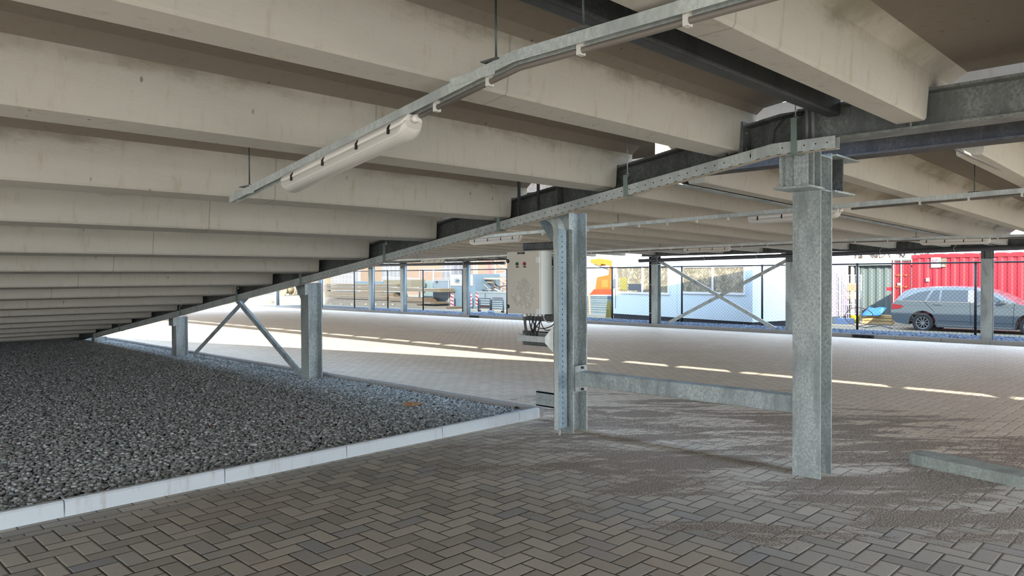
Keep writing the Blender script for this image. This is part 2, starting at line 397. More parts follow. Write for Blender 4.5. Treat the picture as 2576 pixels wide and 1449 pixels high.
def gravel(name, label, poly, z, density, size, mat, seed=1):
    me = bpy.data.meshes.new(name)
    me.from_pydata([(x, y, z) for x, y in poly], [], [tuple(range(len(poly)))])
    me.materials.append(mat)
    o = bpy.data.objects.new(name, me); C.objects.link(o)
    tag(o, label, 'gravel', None, 'stuff')
    ng = bpy.data.node_groups.new(name+'_scatter', 'GeometryNodeTree')
    ng.interface.new_socket('Geometry', in_out='INPUT', socket_type='NodeSocketGeometry')
    ng.interface.new_socket('Geometry', in_out='OUTPUT', socket_type='NodeSocketGeometry')
    A = ng.nodes.new; L = ng.links.new
    gi = A('NodeGroupInput'); go = A('NodeGroupOutput')
    dp = A('GeometryNodeDistributePointsOnFaces'); dp.inputs['Density'].default_value = density; dp.inputs['Seed'].default_value = seed
    L(gi.outputs[0], dp.inputs['Mesh'])
    jn = A('GeometryNodeJoinGeometry')
    for k in range(5):
        ic = A('GeometryNodeMeshIcoSphere'); ic.inputs['Radius'].default_value = 1.0; ic.inputs['Subdivisions'].default_value = 2
        nz = A('ShaderNodeTexNoise'); nz.noise_dimensions = '4D'; nz.inputs['W'].default_value = k*7.3; nz.inputs['Scale'].default_value = 0.9
        vm = A('ShaderNodeVectorMath'); vm.operation = 'SUBTRACT'; L(nz.outputs['Color'], vm.inputs[0]); vm.inputs[1].default_value = (0.5, 0.5, 0.5)
        vs_ = A('ShaderNodeVectorMath'); vs_.operation = 'SCALE'; L(vm.outputs[0], vs_.inputs[0]); vs_.inputs['Scale'].default_value = 1.5
        sp = A('GeometryNodeSetPosition'); L(ic.outputs[0], sp.inputs[0]); L(vs_.outputs[0], sp.inputs['Offset'])
        sm = A('GeometryNodeSetShadeSmooth'); L(sp.outputs[0], sm.inputs[0])
        sm_ = A('GeometryNodeSetMaterial'); L(sm.outputs[0], sm_.inputs[0]); sm_.inputs['Material'].default_value = mat
        gi_ = A('GeometryNodeGeometryToInstance'); L(sm_.outputs[0], gi_.inputs[0]); L(gi_.outputs[0], jn.inputs[0])
    ip = A('GeometryNodeInstanceOnPoints'); L(dp.outputs['Points'], ip.inputs['Points']); L(jn.outputs[0], ip.inputs['Instance'])
    ip.inputs['Pick Instance'].default_value = True
    def rnd(typ, lo, hi, sd):
        r = A('FunctionNodeRandomValue'); r.data_type = typ
        i0 = 0 if typ == 'FLOAT_VECTOR' else 2
        r.inputs[i0].default_value = lo; r.inputs[i0+1].default_value = hi
        r.inputs['Seed'].default_value = sd
        return r.outputs[0] if typ == 'FLOAT_VECTOR' else r.outputs[1]
    ri = A('FunctionNodeRandomValue'); ri.data_type = 'INT'; ri.inputs[4].default_value = 0; ri.inputs[5].default_value = 4; ri.inputs['Seed'].default_value = 3
    L(ri.outputs[2], ip.inputs['Instance Index'])
    L(rnd('FLOAT_VECTOR', (-0.45, -0.45, 0), (0.45, 0.45, 6.283), 11), ip.inputs['Rotation'])
    L(rnd('FLOAT_VECTOR', (size*0.55, size*0.40, size*0.32), (size*1.25, size*0.85, size*0.62), 12), ip.inputs['Scale'])
    tr = A('GeometryNodeTranslateInstances'); L(ip.outputs[0], tr.inputs[0]); tr.inputs['Local Space'].default_value = False
    L(rnd('FLOAT_VECTOR', (0, 0, -0.006), (0, 0, 0.012), 13), tr.inputs['Translation'])
    L(tr.outputs[0], go.inputs[0])
    md = o.modifiers.new('scatter', 'NODES'); md.node_group = ng
    return o
gravel('gravel', 'bed of dark grey round pebbles under the low end of the ramp, inside the kerbs',
       [(-0.9, 5.16), (5.585, 5.16), (5.585, 21.0), (2.6, 21.0)], 0.042, 1900, 0.0195, STONE)
gravel('gravel', 'narrow strip of blue-grey gravel between the far kerb and the black wire fence',
       [(19.64, 1.0), (21.3, 1.0), (21.3, 30.0), (19.64, 30.0)], zk+0.065, 420, 0.030, STONEB, 5)

# ================================================================== ribbed concrete slabs
SL = 0.1395
def rb(y): return 2.385 if y < 2.28 else (2.385-0.1453*(y-2.28) if y < 7.2 else 1.670-0.1372*(y-7.2))      # rib underside of the near deck and ramp
def rbf(x, y=0): return 2.365-0.0195*(x-5.6)                      # rib underside of the far deck
def rib_poly(y):
    return [(y+0.012, 0), (y+0.168, 0), (y+0.18, 0.013), (y+0.20, 0.285), (y+0.30, 0.35), (y-0.12, 0.35), (y-0.02, 0.285), (y, 0.013)]
def cut(poly, z, lower):
    out = []
    for (a, b) in zip(poly, poly[1:]+poly[:1]):
        ina = a[1] <= z if lower else a[1] >= z; inb = b[1] <= z if lower else b[1] >= z
        if ina: out.append(a)
        if ina != inb:
            t = (z-a[1])/(b[1]-a[1]); out.append((a[0]+t*(b[0]-a[0]), z))
    return out
def slab(name, label, cat, grp, ribs, y0, y1, xa, xb, base, notch, cz=0.20, tk=0.07, dark=False, nib=None):
    """two-ribbed slab; notch: list of (x_end_lower, x_end_upper) for low-X and high-X ends"""
    (la, ua), (lb, ub) = notch
    org = ((xa+xb)/2, (y0+y1)/2, base((xa+xb)/2, (y0+y1)/2)+0.3)
    t = thing(name, label, cat, org, grp)
    def fin(mb, nm, mat=CONC):
        uvz = [(0, p[2]) for p in mb.v]
        mb.xf(lambda x, y, z: (x, y, z+base(x, y)))
        return mb.build(nm, mat, t, uvz=uvz)
    mb = MB()
    if dark:  # haunches take the shaded soffit colour too
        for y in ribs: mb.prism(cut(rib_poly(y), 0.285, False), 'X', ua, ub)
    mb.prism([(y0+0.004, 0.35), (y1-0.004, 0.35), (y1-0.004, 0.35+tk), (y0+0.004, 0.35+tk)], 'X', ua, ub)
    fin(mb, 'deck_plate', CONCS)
    for y in ribs:
        P = rib_poly(y); mb = MB()
        mb.prism(cut(P, cz, True), 'X', la, lb)
        Q = cut(P, cz, False)
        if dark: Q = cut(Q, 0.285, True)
        mb.prism(Q, 'X', nib or ua, ub)
        if nib: mb.prism([(y+0.06, cz), (y+0.12, cz), (y+0.12, 0.35), (y+0.06, 0.35)], 'X', ua, nib)
        fin(mb, 'rib')
    return t
NX = -5.6
near = lambda x, y: rb(y)
nn = [(NX, NX), (4.995, 5.20)]
nl = [(NX, NX), (4.995, 5.42)]
slab('ribbed_slab', 'level concrete ribbed slab over the camera, beside the dark steel beam', 'concrete slab', 'slabs of the near deck', [0.21, 1.36], -0.32, 2.0, NX, 5.2, near, nl)
for k, (a, lb_) in enumerate([(-2.62, 'second'), (-4.92, 'third')]):
    if a < -6: continue
    slab('ribbed_slab', 'level concrete ribbed slab, %s back from the dark steel beam' % lb_, 'concrete slab', 'slabs of the near deck', [a+0.53, a+1.68], a, a+2.3, NX, 5.2, near, nl)
ry = [2.57, 3.68, 4.90, 5.99, 7.21, 8.30, 9.50, 10.60, 11.78, 12.80, 13.97, 14.97, 16.10, 17.10, 18.25, 19.3]
ordn = ['first', 'second', 'third', 'fourth', 'fifth', 'sixth', 'seventh', 'eighth']
for k in range(8):
    a, b = ry[2*k], ry[2*k+1]
    y0 = 2.02 if k == 0 else (ry[2*k-1]+0.18+a)/2
    y1 = 19.9 if k == 7 else (b+0.18+ry[2*k+2])/2
    slab('ramp_slab', 'sloping concrete ramp slab with two ribs, %s down from the dark steel beam' % ordn[k], 'concrete slab', 'slabs of the sloping ramp', [a, b], y0, y1, NX, 5.2, near, nn, 0.18, dark=True)
far = lambda x, y: rbf(x)
nf = [(6.46, 5.785), (19.72, 19.92)]
fy = []
for k in range(-3, 15):
    fy.append(1.37+2.33*k); fy.append(2.50+2.33*k)
pos = ['first', 'second', 'third', 'fourth', 'fifth', 'sixth', 'seventh', 'eighth', 'ninth', 'tenth', 'eleventh', 'twelfth', 'thirteenth', 'fourteenth', 'fifteenth', 'sixteenth', 'seventeenth', 'eighteenth']
for k in range(18):
    a, b = fy[2*k], fy[2*k+1]
    off = k-3
    lab = ('concrete ribbed slab of the far deck, %s beyond the front steel column' % pos[off]) if off >= 0 else ('concrete ribbed slab of the far deck, %s back behind the front steel column' % pos[-off-1])
    slab('deck_slab', lab, 'concrete slab', 'slabs of the far deck', [a, b], a-0.51, a-0.51+2.33, 5.72, 19.92, far, nf, 0.19, 0.12, nib=6.08)

# ================================================================== girders
def girder(name, label, xc, pts, depth, hw, mat, tf=0.016, tw=0.012, stiff=(), grp=None):
    """I girder running in Y through pts (y, z of its underside)"""
    t = thing(name, label, 'steel girder', (xc, pts[0][0], pts[0][1]), grp)
    def run(x0, x1, za, zb, nm):
        m = MB()
        for (ya, z_a), (yb, z_b) in zip(pts, pts[1:]):
            k = len(m.v)
            for y, z in ((ya, z_a), (yb, z_b)):
                m.v += [(x0, y, z+za), (x1, y, z+za), (x1, y, z+zb), (x0, y, z+zb)]
            for q in ((0, 1, 5, 4), (1, 2, 6, 5), (2, 3, 7, 6), (3, 0, 4, 7), (3, 2, 1, 0), (4, 5, 6, 7)): m.face([k+i for i in q])
        return m.build(nm, mat, t)
    run(xc-hw, xc+hw, 0, tf, 'flange'); run(xc-hw, xc+hw, depth-tf, depth, 'flange'); run(xc-tw/2, xc+tw/2, tf, depth-tf, 'web')
    for y, z in stiff:
        m = MB(); m.box(xc-hw+0.01, xc-tw/2, y-0.006, y+0.006, z+tf, z+depth-tf); m.build('stiffener', mat, t)
    return t
GD = 0.235
gb = lambda y: rb(y)-0.040
girder('level_girder', 'weathered steel girder carrying the level deck, right of the front column', 5.10, [(-5.0, gb(0)), (2.16, gb(0))], GD, 0.10, GALVM, stiff=[(1.45, gb(0))])
girder('ramp_girder', 'dark weathered steel girder sloping down under the ramp ends', 5.10, [(2.56, gb(2.56)), (7.2, gb(7.2)), (20.0, gb(20.0))], GD-0.024, 0.10, GALVD,
       stiff=[(y, gb(y)) for y in (4.34, 9.0, 13.6)])
girder('joint_girder', 'short bent girder piece bolted on top of the front column', 5.10, [(2.16, gb(0)), (2.28, gb(2.28)), (2.56, gb(2.56))], GD-0.012, 0.10, GALVD)
for o_, y, z, lab in ((0, 2.57, gb(2.57), 'dark bolted end plate on the upper end of the sloping girder'),):
    t = thing('end_plate', lab, 'steel plate', (5.02, y, z), None)
    m = MB(); m.box(4.97, 5.16, y-0.012, y+0.012, z-0.02, z+GD+0.012); m.build('plate', GALVD, t)
    m = MB(); m.box(4.97, 5.16, y-0.028, y-0.014, z-0.02, z+GD+0.012); m.build('plate', GALVD, t)
    for zz in (0.05, 0.17):
        m = MB(); m.cyl((5.02, y-0.045, z+zz), (5.02, y-0.012, z+zz), 0.014, 6); m.build('bolt', GALVD, t)
fg = lambda y: 2.318
girder('deck_girder', 'steel girder along the inner edge of the far deck', 5.80, [(-6.0, 2.325), (35.4, 2.325)], 0.20, 0.10, GDARK)
zo = rbf(19.82)-0.04
girder('edge_girder', 'brownish steel girder along the outer edge of the far deck', 19.83, [(-6.0, zo), (13.6, zo)], 0.235, 0.10, GALVD)
girder('edge_girder', 'steel girder along the far outer edge, left of the electrical cabinet', 19.83, [(17.2, zo), (35.4, zo)], 0.235, 0.10, GALVD)
# cross beams lying between the ribs
def crossbeam(label, y, x0, x1, z0, z1, mat):
    w_, r = 0.095, 0.018
    prof = []
    for cx, cz, a0 in ((y+w_-r, z0+r, -90), (y+w_-r, z1-r, 0), (y+r, z1-r, 90), (y+r, z0+r, 180)):
        for a in (0, 30, 60, 90): prof.append((cx+r*math.cos(math.radians(a0+a)), cz+r*math.sin(math.radians(a0+a))))
    m = MB(); m.prism(prof, 'X', x0, x1)
    return m
m = crossbeam('', 1.865, NX, 4.985, 2.49, 2.72, None)
tag(m.build('cross_beam', BEAMD, origin=(0, 1.9, 2.6)), 'dark round-edged steel beam between the concrete ribs above the front column', 'steel beam')
for y, lab in ((3.93, 'dark steel channel between the ribs of the far deck, above the hanging lamps'),):
    t = thing('cross_channel', lab, 'steel beam', (12, y, 2.4), None)
    m = MB()
    for x0, x1, za, zb in ((5.92, 19.7, 0, 0.012), (5.92, 19.7, 0.16, 0.172), ):
        k = len(m.v)
        for x in (x0, x1): m.v += [(x, y, rbf(x)-0.005+za), (x, y+0.10, rbf(x)-0.005+za), (x, y+0.10, rbf(x)-0.005+zb), (x, y, rbf(x)-0.005+zb)]
        for q in ((0, 1, 5, 4), (1, 2, 6, 5), (2, 3, 7, 6), (3, 0, 4, 7), (3, 2, 1, 0), (4, 5, 6, 7)): m.face([k+i for i in q])
    m.build('flange', GALV, t)
    m = MB(); k = 0
    for x in (5.92, 19.7): m.v += [(x, y+0.06, rbf(x)), (x, y+0.072, rbf(x)), (x, y+0.072, rbf(x)+0.16), (x, y+0.06, rbf(x)+0.16)]
    for q in ((0, 1, 5, 4), (1, 2, 6, 5), (2, 3, 7, 6), (3, 0, 4, 7), (3, 2, 1, 0), (4, 5, 6, 7)): m.face(q)
    m.build('web', BEAMD, t)

t = thing('edge_barrier', 'blue-grey steel barrier rail on the edge of the far deck, seen through the gaps', 'barrier', (5.54, 10, 2.9))  # added where it shades the slab edge; height set to let low sun past
m = MB(); m.box(5.52, 5.56, -6, 35.3, 2.865, 3.12); m.build('rail', GALV, t)
m = MB()
for k in range(18):
    y = -5.7+2.33*k; q = MB(); q.box(5.56, 5.80, y-0.03, y+0.03, 2.90, 2.93); q.box(5.79, 5.86, y-0.04, y+0.04, 2.79, 3.0); q.build('post', GALV, t)
# ================================================================== columns
def near_column(label, yc, ztop, zbot, gus=True, grp='steel columns along the ramp'):
    t = thing('steel_column', label, 'steel column', (5.355, yc, zbot), grp)
    Hsec(MB(), 5.355, yc, 0.105, 0.10, zbot, ztop).build('shaft', GALV, t)
    m = MB(); m.box(5.20, 5.51, yc-0.13, yc+0.13, zbot-0.005, zbot+0.015); m.build('foot_plate', GALV, t)
    if gus:   # triangular gusset and seat under the sloping girder
        yy = yc+0.105
        m = MB(); k = 0.30
        m.prism([(yy, ztop-0.42), (yy+0.30, ztop-0.045), (yy, ztop)], 'X', 5.34, 5.352); m.build('gusset', GALV, t)
        m = MB(); m.box(5.20, 5.252, yc-0.1, yc+0.1, ztop-0.16, ztop-0.004); m.build('bracket', GALV, t)
    return t
def headed(label, yc):
    t = thing('steel_column', label, 'steel column', (5.355, yc, -0.02), 'steel columns along the ramp')
    Hsec(MB(), 5.355, yc, 0.105, 0.10, -0.02, 2.325).build('shaft', GALV, t)
    m = MB()                        # left bracket below the near girder
    z0, z1 = 2.06, gb(0)-0.003
    m.box(5.03, 5.044, yc-0.10, yc-0.005, z0, z1); m.box(5.03, 5.10, yc+0.075, yc+0.10, z0, z1); m.cyl((5.045, yc+0.0, z0), (5.045, yc+0.0, z1), 0.008, 8); m.box(5.07, 5.08, yc-0.005, yc+0.075, z0, z1); m.box(5.044, 5.25, yc-0.006, yc+0.006, z0, z1)
    m.box(5.13, 5.142, yc-0.10, yc-0.006, z0, z1)
    m.build('bracket', GALV, t)
    m = MB(); m.box(5.00, 5.25, yc-0.13, yc+0.13, z0-0.014, z0); m.build('seat_plate', GALV, t)
    m = MB(); m.box(5.00, 5.25, yc-0.11, yc+0.11, z1-0.01, z1); m.build('seat_plate', GALV, t)
    m = MB(); z1 = 2.318
    m.box(5.66, 5.674, yc-0.10, yc+0.10, z0, z1); m.box(5.46, 5.66, yc-0.006, yc+0.006, z0, z1)
    m.build('bracket', GALVD, t)
    m = MB(); m.box(5.46, 5.86, yc-0.12, yc+0.12, z0-0.014, z0); m.build('seat_plate', GALV, t)
    m = MB(); m.box(5.46, 5.92, yc-0.13, yc+0.13, z1-0.012, z1); m.build('seat_plate', GALV, t)
    for z in (2.05, 2.29):
        m = MB()
        m.obox((5.355, yc-0.055, z), (0.09, 0, 0.0), (0, 0.045, 0), (0, 0, 0.005)); m.build('stiffener', GALV, t)
    m = MB(); m.box(5.20, 5.51, yc-0.13, yc+0.13, -0.03, -0.005); m.build('foot_plate', GALV, t)
    return t
headed('nearest galvanised steel column with a plated bracket head, standing in brown grit', 2.20)
yC2 = 4.46
near_column('galvanised steel column carrying the grey electrical cabinet', yC2, gb(yC2-0.1)-0.01, -0.02)
near_column('galvanised steel column in the gravel, right of the leaning cross brace', 9.10, gb(9.0)-0.012, 0.03)
near_column('short galvanised steel column in the gravel, left of the leaning cross brace', 13.62, gb(13.52)-0.012, 0.03)
near_column('shortest steel column stub at the very low end of the ramp', 18.0, gb(17.9)-0.012, 0.03)

dark_pipe = plain((44, 44, 47), 0.45)
pale_pipe = plain((150, 178, 196), 0.4)
def far_column(yc, label, pipe=None):
    zb = zk-0.02; zt = zo
    t = thing('steel_column', label, 'steel column', (19.85, yc, zb), 'steel columns along the far kerb')
    Hsec(MB(), 19.85, yc, 0.10, 0.11, zb, zt-0.27, ax='X').build('shaft', GALV, t)
    m = MB(); m.box(19.72, 19.98, yc-0.14, yc+0.14, zt-0.27, zt-0.255); m.build('seat_plate', GALV, t)
    m = MB(); Hsec(m, 19.85, yc, 0.10, 0.11, zt-0.255, zt); m.box(19.75, 19.83, yc+0.03, yc+0.04, zt-0.255, zt); m.build('head', GALVD, t)
    m = MB(); m.box(19.86, 19.98, yc-0.09, yc+0.30, zt-0.02, zt-0.003); m.build('bracket', GALVD, t)
    if pipe:
        py = yc+0.17 if pipe == 'black' else yc-0.17
        q = thing('downpipe', ('black' if pipe == 'black' else 'pale blue round')+' downpipe by the '+label.replace('far steel column', 'far column').replace('between the red and white boards', 'between the striped boards'), 'drain pipe', (19.80, py, zb), 'downpipes at the far columns')
        m = MB(); m.cyl((19.80, py, zb), (19.80, py, zt-0.02), 0.052, 14); m.build('pipe', dark_pipe if pipe == 'black' else pale_pipe, q)
        for z in (0.25, 1.15):
            m = MB(); m.cyl((19.80, py, z), (19.80, py, z+0.02), 0.058, 14); m.build('clamp', GALVB, q)
far_column(-0.3, 'far steel column nearest the camera, beyond the car bonnet')
far_column(4.12, 'far steel column in front of the dark blue car')
far_column(8.74, 'far steel column at the right foot of the cross brace')
far_column(13.08, 'far steel column in front of the pale site cabin', 'black')
far_column(17.5, 'far steel column behind the electrical cabinet')
far_column(21.95, 'far steel column between the red and white boards', 'pale')
far_column(26.05, 'far steel column at the right end of the panel stack', 'pale')
far_column(28.45, 'far steel column in front of the panel stack', 'pale')
far_column(32.9, 'far steel column at the left end of the panel stack', 'pale')
far_column(37.3, 'last far steel column, by the cable reel')

# braces
def brace(label, p, q, w, d, mat, grp):
    p, q = Vector(p), Vector(q); m = MB(); u = (q-p).normalized(); side = Vector((0, u.z, -u.y)).normalized()
    m.bar(p, q, 0.008, w, side)
    off = Vector((0.02, 0, 0))+side*(w/2-0.004)
    m.bar(p+off, q+off, 0.045, 0.008, side)
    o = m.build('cross_brace', mat, origin=tuple((p+q)/2)); tag(o, label, 'steel brace', grp)
def at5(px, py, x=5.40): return onX(px, py, x)
brace('galvanised angle brace rising from the gravel at the short column towards the right', at5(487, 893, 5.40), at5(632, 737, 5.40), 0.075, 0, GALV, 'braces by the ramp')
brace('galvanised angle brace leaning from the ramp down to the taller gravel column', at5(592, 752, 5.37), at5(752, 940, 5.37), 0.075, 0, GALV, 'braces by the ramp')
brace('long brace of the far cross, rising to the right behind the fence window', onX(1682, 812, 19.78), onX(1985, 652, 19.78), 0.10, 0, GALV, 'braces at the far kerb')
brace('long brace of the far cross, falling from the black downpipe to the right', onX(1655, 655, 19.74), onX(1950, 828, 19.74), 0.10, 0, GALV, 'braces at the far kerb')
# low rails between columns
t = thing('guard_rail', 'galvanised box rail bolted between the two front columns', 'steel rail', (5.40, 3.3, 0.5))
m = MB(); m.box(5.31, 5.43, 2.30, 4.37, 0.435, 0.565); m.build('beam', GALV, t, bevel=0.006)
m = MB(); m.box(5.27, 5.44, 4.345, 4.36, 0.38, 0.62); m.build('end_plate', GALV, t)
for z in (0.40, 0.60):
    m = MB(); m.cyl((5.36, 4.325, z), (5.36, 4.345, z), 0.013, 6); m.build('bolt', plain((40, 42, 44), 0.5), t)
t = thing('rail_stub', 'short galvanised steel stub sticking out low behind the cabinet column', 'steel rail', (5.42, 4.8, 0.2))
m = MB(); m.box(5.50, 5.512, 4.48, 5.05, 0.145, 0.29); m.box(5.50, 5.55, 4.48, 5.05, 0.278, 0.29); m.box(5.50, 5.55, 4.48, 5.05, 0.145, 0.157); m.build('channel', GALV, t)
t = thing('parking_bumper', 'grey steel wheel stop with a rounded end lying in the brown grit', 'wheel stop', (6.1, 1.2, 0))
a_, b_ = onG(2292, 1160), onG(2700, 1246)
d_ = (b_-a_).normalized(); nrm = Vector((-d_.y, d_.x, 0))
m = MB(); path = []
w2 = 0.11
prof = []
for k in range(9):
    an = math.pi/2+math.pi*k/8; prof.append((a_.x+d_.x*w2+(math.cos(an)*d_.x+math.sin(an)*nrm.x)*w2, a_.y+d_.y*w2+(math.cos(an)*d_.y+math.sin(an)*nrm.y)*w2))
prof += [(b_.x-nrm.x*w2, b_.y-nrm.y*w2), (b_.x+nrm.x*w2, b_.y+nrm.y*w2)]
m.prism(prof, 'Z', -0.02, 0.075); m.build('rail_body', mat_galv('worn_grey_steel', sr(146, 152, 144), sr(172, 178, 168), 0.1, 0.6), t, bevel=0.008)

def onY(px, py, Y):
    d = ray(px, py); t = Y/d.y; return Vector((d.x*t, Y, H+d.z*t))
# ================================================================== perforated tray
TX0, TX1 = 4.885, 4.965
tz = lambda y: rb(y)-0.118          # underside of the tray
t = thing('cable_tray', 'long perforated zinc cable tray following the sloping girder', 'cable tray', (4.92, 5.0, tz(5)))
ys = [1.86, 2.28]+[2.46, 2.70, 9.0, 16.9]
def traystrip(y0, y1, nm, x0, x1, za, zb, mat=GALVB, split=(2.28, 7.2)):
    yy = [y0]+[s_ for s_ in split if y0 < s_ < y1]+[y1]; m = MB(); k0 = 0
    for y in yy: m.v += [(x0, y, tz(y)+za), (x1, y, tz(y)+za), (x1, y, tz(y)+zb), (x0, y, tz(y)+zb)]
    for i in range(len(yy)-1):
        k = 4*i
        for q in ((0, 1, 5, 4), (1, 2, 6, 5), (2, 3, 7, 6), (3, 0, 4, 7)): m.face([k+j for j in q])
    m.face((3, 2, 1, 0)); n_ = 4*(len(yy)-1); m.face((n_, n_+1, n_+2, n_+3))
    return m
TH = 0.080
hole = plain((22, 24, 24), 0.9)
for (y0, y1) in ((1.86, 2.44), (2.44, 5.45), (5.45, 8.45), (8.45, 11.45), (11.45, 14.45), (14.45, 16.9)):
    y0 += 0.002
    m = traystrip(y0, y1, '', TX0, TX0+0.003, 0, TH)
    y = y0+0.05
    while y < y1-0.02:
        r = 0.0055; k = len(m.v); zc = tz(y)+TH*0.52
        m.v += [(TX0-0.0008, y+r*math.cos(a*math.pi/3), zc+r*math.sin(a*math.pi/3)) for a in range(6)]
        m.face(range(k, k+6), 1); y += 0.075
    y = y0+0.06
    while y < y1-0.03:       # notches along the lower lip
        m.quad((TX0-0.0008, y, tz(y)), (TX0-0.0008, y+0.03, tz(y+0.03)), (TX0-0.0008, y+0.03, tz(y+0.03)+0.004), (TX0-0.0008, y, tz(y)+0.004), 1); y += 0.075
    f_ = m.build('side_plate', [GALVB, hole], t)
    m = traystrip(y0, y1, '', TX0+0.003, TX1, 0, 0.003)
    m.build('bottom_plate', plain((198, 186, 168), 0.5, 0.2), t)
    traystrip(y0, y1, '', TX1-0.003, TX1, 0.003, TH).build('back_plate', GALVB, t)
# rounded joint plates at the bend
for yc in (2.36, 2.52):
    m = MB(); pts = []
    for a in range(16):
        an = 2*math.pi*a/16; pts.append((yc+0.085*math.copysign(abs(math.cos(an))**0.6, math.cos(an)), tz(yc)+TH/2+0.034*math.copysign(abs(math.sin(an))**0.6, math.sin(an))-SL*(0.085*math.cos(an) if yc > 2.28 else 0)))
    m.prism(pts, 'X', TX0-0.004, TX0-0.0005); m.build('joint_plate', GALVB, t)
    m = MB(); m.cyl((TX0-0.009, yc, tz(yc)+TH/2), (TX0-0.003, yc, tz(yc)+TH/2), 0.008, 8); m.build('bolt', GALVB, t)
for yc in (5.45,):
    m = traystrip(yc-0.12, yc+0.12, '', TX0-0.004, TX0-0.001, 0.008, TH-0.008); m.build('joint_plate', GALVB, t)
hl = [('beside the nearest column head', 2.13, 0.16), ('above the middle of the guard rail', 3.50, 0.09), ('left of the cabinet column', 4.95, 0.09), ('third along the sloping tray', 6.75, 0.12), ('fourth along the sloping tray', 8.55, 0.10), ('fifth along the sloping tray', 10.35, 0.10), ('sixth along the sloping tray', 12.4, 0.08), ('lowest along the sloping tray', 15.3, 0.06)]
for wh, y, hh in hl:
    h_ = thing('tray_hanger', 'zinc tray hanger with threaded rod, '+wh, 'hanger', (4.9, y, tz(y)), 'hangers of the cable tray')
    m = MB(); m.box(TX0-0.010, TX0-0.005, y-0.020, y+0.020, tz(y)-0.006, tz(y)+TH+hh); m.box(TX0-0.010, TX1+0.02, y-0.020, y+0.020, tz(y)-0.010, tz(y)-0.005)
    m.box(TX0-0.010, TX0+0.035, y-0.020, y+0.020, tz(y)+TH+hh-0.004, tz(y)+TH+hh); m.build('bracket', plain((128, 146, 138), 0.4, 0.4), h_)
    top = rb(y)+0.346
    m = MB(); m.cyl((TX0+0.02, y, tz(y)+TH+hh-0.02), (TX0+0.02, y, top), 0.0045, 8); m.build('rod', GALV, h_)
    m = MB(); m.cyl((TX0+0.02, y, tz(y)+TH+hh), (TX0+0.02, y, tz(y)+TH+hh+0.010), 0.012, 6); m.cyl((TX0+0.02, y, tz(y)+TH+hh-0.016), (TX0+0.02, y, tz(y)+TH+hh-0.006), 0.012, 6); m.build('nut', GALVB, h_)
for wh, y in (('left', 4.74), ('right', 4.50)):
    m = MB(); m.box(4.93, 4.955, y-0.008, y+0.008, tz(y)+0.01, rb(y)+0.32)
    tag(m.build('hanger_strap', BEAMD, origin=(4.94, y, tz(y))), 'dark flat strap above the cabinet column, the %s one of the pair' % wh, 'hanger', 'dark straps above the cabinet')
for k, (y, x) in enumerate(((2.085, 5.0), (2.045, 5.0))):
    m = MB(); m.cyl((4.98, y, tz(y)+0.02), (4.98, y, 2.70), 0.016, 12)
    tag(m.build('conduit', plain((96, 97, 94), 0.5), origin=(4.98, y, tz(y))), 'grey vertical conduit going up behind the end of the cable tray', 'conduit', 'pair of grey conduits at the front column')
m = MB(); m.tube([(4.97, 2.30, tz(2.3)+0.05), (4.965, 2.31, 2.36), (4.97, 2.30, 2.45), (4.98, 2.24, 2.53), (4.985, 2.16, 2.545), (5.0, 2.10, 2.55)], 0.008, 8)
tag(m.build('black_cable', BLACK, origin=(4.97, 2.3, 2.3)), 'black cable curving up over the girder by the nearest column', 'cable')
m = MB(); m.tube([(4.96, 2.60, 2.43), (4.93, 2.62, 2.47), (4.94, 2.66, 2.46), (4.93, 2.67, 2.38), (4.94, 2.64, 2.30), (4.93, 2.66, 2.24)], 0.006, 8)
tag(m.build('black_cable', BLACK, origin=(4.96, 2.6, 2.4)), 'short black cable looping round the bolted end plate', 'cable')

# vertical duct on the cabinet column ---------------------------------
dx0, dx1 = 5.10, 5.215
dyr = onX(1404.5, 800, dx0).y; dyl = onX(1392.5, 800, dx0).y
t = thing('cable_duct', 'upright zinc cable duct down the cabinet column, curving into the tray above', 'cable duct', (5.15, dyr, 0.05))
m = MB(); m.box(dx0, dx0+0.003, dyr, dyl, 0.045, 1.86); m.build('front_cover', GALVB, t)
m = MB(); m.box(dx0, dx1, dyr-0.002, dyr+0.001, 0.06, 1.88)
z = 0.10
while z < 1.85:
    k = len(m.v); m.v += [(dx0+0.055+0.006*math.cos(a*math.pi/3), dyr-0.0028, z+0.008*math.sin(a*math.pi/3)) for a in range(6)]; m.face(range(k, k+6), 1); z += 0.0475
m.build('slotted_side', [mat_galv('blue_zinc', sr(134, 158, 168), sr(158, 178, 186), 0.3, 0.4), hole], t)
m = MB(); m.box(dx0, dx1, dyl-0.003, dyl, 0.06, 1.86); m.build('side', GALVB, t)
for z in (0.46, 1.16, 1.72):
    m = MB(); m.box(dx0-0.002, dx0-0.0005, dyr, dyl, z, z+0.10 if z > 1.5 else z+0.004); m.build('cover_seam', GALVB, t)
m = MB(); cyc, czc, R0, R1 = dyl+0.10, 1.86, 0.10, 0.10+(dyl-dyr)
for i in range(9):
    a = math.pi/2*i/8; ca, sa = math.cos(a), math.sin(a)
    for rr in (R0, R1): m.v += [(dx0, cyc-rr*ca, czc+rr*sa), (dx1, cyc-rr*ca, czc+rr*sa)]
for i in range(8):
    k = 4*i
    for q in ((0, 1, 5, 4), (2, 6, 7, 3), (0, 4, 6, 2), (1, 3, 7, 5)): m.face([k+j for j in q], 0, False)
m.build('bend', GALVB, t)
m = MB(); m.box(dx0+0.02, dx0+0.03, dyr+0.004, dyr+0.02, 0.0, 0.05); m.build('foot', GALVB, t)

